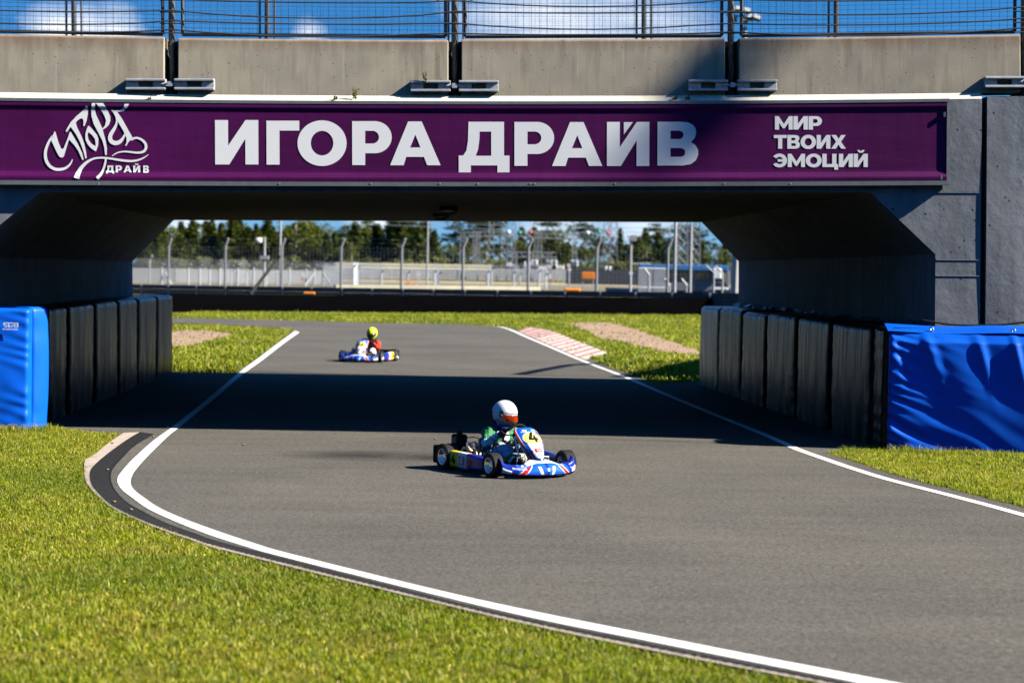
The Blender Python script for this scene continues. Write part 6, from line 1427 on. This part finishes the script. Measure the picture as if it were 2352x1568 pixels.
def make_driver(loc, yaw, label, wc, mq, RW, suit, helm_mat, helm_yaw, helm_pitch, visor_mat, collar_mat, helm_up=0.0, lean=0.0):
    t = thing('person', label, 'person', loc, rotz=yaw)
    hipz, sh = .155, .43; dy = .03
    S = {}
    hands = {s: mq @ Vector((RW * .06, RW * s * 1.0, .004)) for s in (1, -1)}
    # which way is the kart's left on the wheel
    for s in (1, -1):
        hands[s] = wc + Vector((0.0, RW * s, .0)) + Vector((-.012, 0, .006))
    m_ = MB()
    capsule(m_, (-.19, 0, hipz), (-.215 + lean, 0, .35), .115, .122); capsule(m_, (-.215 + lean, -.055, .355), (-.215 + lean, .055, .355), .108, .108); capsule(m_, (-.20 + lean, 0, .40), (-.185 + lean, dy, .50), .068, .055)
    for s in (1, -1):
        shd = Vector((-.20 + lean, .158 * s, sh - .03)); el = Vector((-.055, .235 * s, .30)); wr_ = hands[s] + Vector((-.055, .022 * s, -.012))
        capsule(m_, (-.21 + lean, .05 * s, sh - .03), shd, .075, .066); capsule(m_, shd, el, .066, .050); capsule(m_, el, wr_, .050, .034)
        hp = Vector((-.16, .085 * s, hipz - .01)); kn = Vector((.175, .160 * s, .255)); an = Vector((.405, .150 * s, .125))
        capsule(m_, hp, kn, .088, .064); capsule(m_, kn, an, .062, .043); capsule(m_, (-.19, 0, hipz), hp, .11, .09)
        S[s] = (shd, el, wr_, hp, kn, an)
    def paint(c):
        s = 1 if c.y > 0 else -1; shd, el, wr_, hp, kn, an = S[s]
        def seg_d(a, b_):
            d = b_ - a; k = max(0, min(1, (c - a).dot(d) / d.dot(d))); return (c - (a + d * k)).length, k
        da, ka = seg_d(shd, el); db, kb = seg_d(el, wr_); dt, kt = seg_d(hp, kn); dk, kk = seg_d(kn, an); dtor, kto = seg_d(Vector((-.19, 0, hipz)), Vector((-.215 + lean, 0, .42)))
        m0 = min((da * 1.0, 'ua', ka), (db, 'fa', kb), (dt, 'th', kt), (dk, 'sh', kk), (dtor - .045, 'to', kto), key=lambda q: q[0])
        return suit(m0[1], m0[2], c, s)
    mats_ = [M_GREEN, M_SUITW, M_SUITB, M_SUITK, M_SUITR]
    fuse(m_, 'body', mats_, t, .0075, 4, paint, .045)
    for s in (1, -1):
        shd, el, wr_, hp, kn, an = S[s]
        m_ = MB(); capsule(m_, an + Vector((-.01, 0, .01)), an + Vector((.015, 0, -.035)), .043, .045); capsule(m_, an + Vector((.0, 0, -.045)), an + Vector((.10, -.005 * s, .005)), .038, .030); capsule(m_, an + Vector((.09, 0, .0)), an + Vector((.115, 0, .045)), .032, .026)
        fuse(m_, 'boot', [M_SUITK], t, .007, 3)
        # glove: palm behind the rim, four fingers round it, thumb along the near side
        h = hands[s]; m_ = MB(); fwd = Vector((.60, 0, .80)); out_ = Vector((0, s, 0)); nn = Vector((-.80, 0, .60))      # rim runs along fwd here
        capsule(m_, wr_ + Vector((-.02, 0, 0)), h + nn * .012 + out_ * .020, .036, .028)
        for k, L in enumerate((.9, 1.0, .95, .8)):
            c0 = h + fwd * (.030 - .021 * k)
            pts = [c0 + out_ * .026 + nn * .008, c0 + out_ * .020 - nn * .020 * L, c0 - out_ * .004 - nn * .027 * L, c0 - out_ * .022 * L - nn * .010]
            for a, b_ in zip(pts, pts[1:]): capsule(m_, a, b_, .0105, .0095, 8)
        for a, b_ in ((h + out_ * .012 + nn * .024 + fwd * .01, h - out_ * .008 + nn * .024 + fwd * .030), (h - out_ * .008 + nn * .024 + fwd * .030, h - out_ * .018 + nn * .016 + fwd * .050)): capsule(m_, a, b_, .0125, .0105, 8)
        fuse(m_, 'glove', [M_SUITK], t, .0055, 2)
    m_ = MB(); nk = Vector((-.195 + lean, dy * .6, .485)); m_.lathe([(.10 + .022 * math.cos(R(a)), .024 * math.sin(R(a))) for a in range(0, 361, 30)], Matrix.Translation(nk) @ Matrix.Rotation(R(14), 4, 'Y'), 24); m_.build('neck_brace', collar_mat, t, smooth=True)
    # helmet
    hc = Vector((-.165 + lean, dy, .612 + helm_up)); hm = Matrix.Translation(hc) @ Matrix.Rotation(helm_yaw, 4, 'Z') @ Matrix.Rotation(helm_pitch, 4, 'Y')
    def shell(az, el, k=1.0):      # az 0 is forward
        ca, sa, ce, se = math.cos(az), math.sin(az), math.cos(el), math.sin(el)
        rx = .134 if ca > 0 else .142; x = rx * ce * ca; y = .117 * ce * sa; z = .138 * se
        if z < 0:
            z *= 1.12; f_ = max(0, ca) ** 1.5 * ce
            x += .030 * f_ * min(1, -z / .06); x *= 1 - .22 * max(0, (-z - .07) / .07) * (1 if ca < 0 else .35); y *= 1 - .20 * max(0, (-z - .06) / .08)
        if ca < -.2 and z > 0: x -= .012 * (-ca) * ce
        return hm @ (Vector((x, y, z)) * k)
    E0, E1 = R(-68), R(90)
    def helm_col(u, v):
        az = R(-180 + 360 * u); el = E0 + (E1 - E0) * v; a = abs(az); ed = math.degrees(el); ad = math.degrees(a)
        if ad < 72 and -27 + ad * .06 < ed < 2: return 1
        if ad < 62 and 8 < ed < 10.5: return 2
        if 72 < ad < 90 and -6 < ed < 15: return 3
        if 18 < ad < 34 and 46 < ed < 56 and abs((ad - 18) - (ed - 46) * 1.2) < 5: return 2
        if ad < 14 and 34 < ed < 38: return 2
        if 20 < ad < 55 and 3.5 < ed < 6 and int(ad * 1.3) % 3: return 2
        return 0
    m_ = MB(); m_.grid(lambda u, v: shell(R(-180 + 360 * u), E0 + (E1 - E0) * v), 120, 80, helm_col)
    he = m_.build('helmet', [helm_mat, M_BLACK, M_SUITK, M_GREEN if helm_mat is M_WHITE else M_BLACK], t, smooth=True)
    m_ = MB(); m_.grid(lambda u, v: shell(R(-74 + 148 * u), R(-27 + 9 * abs(2 * u - 1) ** 3 + (30 - 14 * abs(2 * u - 1) ** 3) * v), 1.03), 40, 12); vz = m_.build('visor', visor_mat, he, smooth=True); sd = vz.modifiers.new('shell', 'SOLIDIFY'); sd.thickness = .003
    for s in (1, -1): m_ = MB(); m_.lathe([(0, .008), (.016, .008), (.019, 0), (0, 0)], Matrix.Translation(shell(R(80) * s, R(-6), 1.02)) @ (hm.to_3x3() @ Vector((.15, s, 0))).to_track_quat('Z', 'Y').to_matrix().to_4x4(), 14); m_.build('visor_pivot', M_DSTEEL, he)
    m_ = MB(); m_.grid(lambda u, v: shell(R(-16 + 32 * u), R(-42 + 9 * v), 1.012), 10, 4); m_.build('chin_vent', M_BLACK, he, smooth=True)
    return t

def place(contact_px, local, yaw):
    g = G(*contact_px); c, s = math.cos(yaw), math.sin(yaw); return Vector((g.x - (c * local[0] - s * local[1]), g.y - (s * local[0] + c * local[1]), .004))
YAW1 = R(-58.5)
L1 = place((1131.6, 1096.8), (.44, -.445), YAW1)
k1, wc, mq, RW = make_kart(L1, YAW1, 'blue, red and white racing kart numbered 4 in the sunlit foreground of the track', '4', False)
def suit1(p, k, c, s):
    if p == 'ua': return 0 if k < .82 else 1
    if p == 'fa': return 1
    if p == 'to': return 0 if (k > .62 and abs(c.y) > .05) or abs(c.y) > .11 else 1
    if p == 'th': return 1 if k < .45 else (2 if abs(math.sin(c.x * 40)) < .93 else 3)
    return 2 if k < .55 else (0 if k < .72 else (1 if k < .85 else 3))
make_driver(L1, YAW1, 'person in white helmet and green and white suit driving the nearer kart numbered 4', wc, mq, RW, suit1, M_WHITE, R(26), R(10), M_VISOR, M_NAVYC, 0, .055)
YAW2 = R(-105)
L2 = place((873.6, 832.7), (.44, .445), YAW2)
k2, wc, mq, RW = make_kart(L2, YAW2, 'blue and white racing kart farther away, beyond the bridge shadow', '16', True, True)
def suit2(p, k, c, s):
    if p == 'ua': return (4 if k < .6 else 3)
    if p == 'fa': return 4
    if p == 'to': return 3 if abs(c.y) < .07 else 4
    if p == 'th': return 3 if k < .5 else 1
    return 1 if k < .4 else 3
make_driver(L2, YAW2, 'person in a fluorescent yellow helmet and red, white and black suit, driving the farther kart', wc, mq, RW, suit2, M_LIME, R(-12), R(14), mat('black visor', (.01, .01, .012), .12), M_SUITK, .02)

# stones kicked onto the track by the left kerb
m0 = None
for (x, y) in ((385, 983), (352, 1004), (258, 1023), (1000, 1009) , (560, 1022), (247, 1085), (262, 1160), (300, 1178)):
    p = G(x, y, .006); m_ = MB(); m_.sphere((0, 0, .008), (.02, .016, .01), 4)
    lab = {(385, 983): 'pale stone lying just left of the white line by the shadow edge', (352, 1004): 'pale stone beside the top end of the dark kerb', (258, 1023): 'pale stone on the upper part of the dark kerb', (1000, 1009): 'pebble on the asphalt at the shadow edge left of the kart', (560, 1022): 'small pebble on the asphalt right of the white line', (247, 1085): 'pale stone on the bend of the dark kerb', (262, 1160): 'pale stone low on the dark kerb, left one', (300, 1178): 'pale stone low on the dark kerb, right one'}[(x, y)]
    o = m_.build('stone', M_GRAVEL); o.location = p + (Vector((0, 0, .025)) if 'on the dark' in lab or 'low on' in lab or 'bend' in lab or 'upper' in lab else Vector((0, 0, 0))); o.scale = (1, random.uniform(.6, 1.2), 1); o.rotation_euler = (0, 0, random.uniform(0, 3)); tag(o, lab, 'stone', 'pale stones on the track edge')
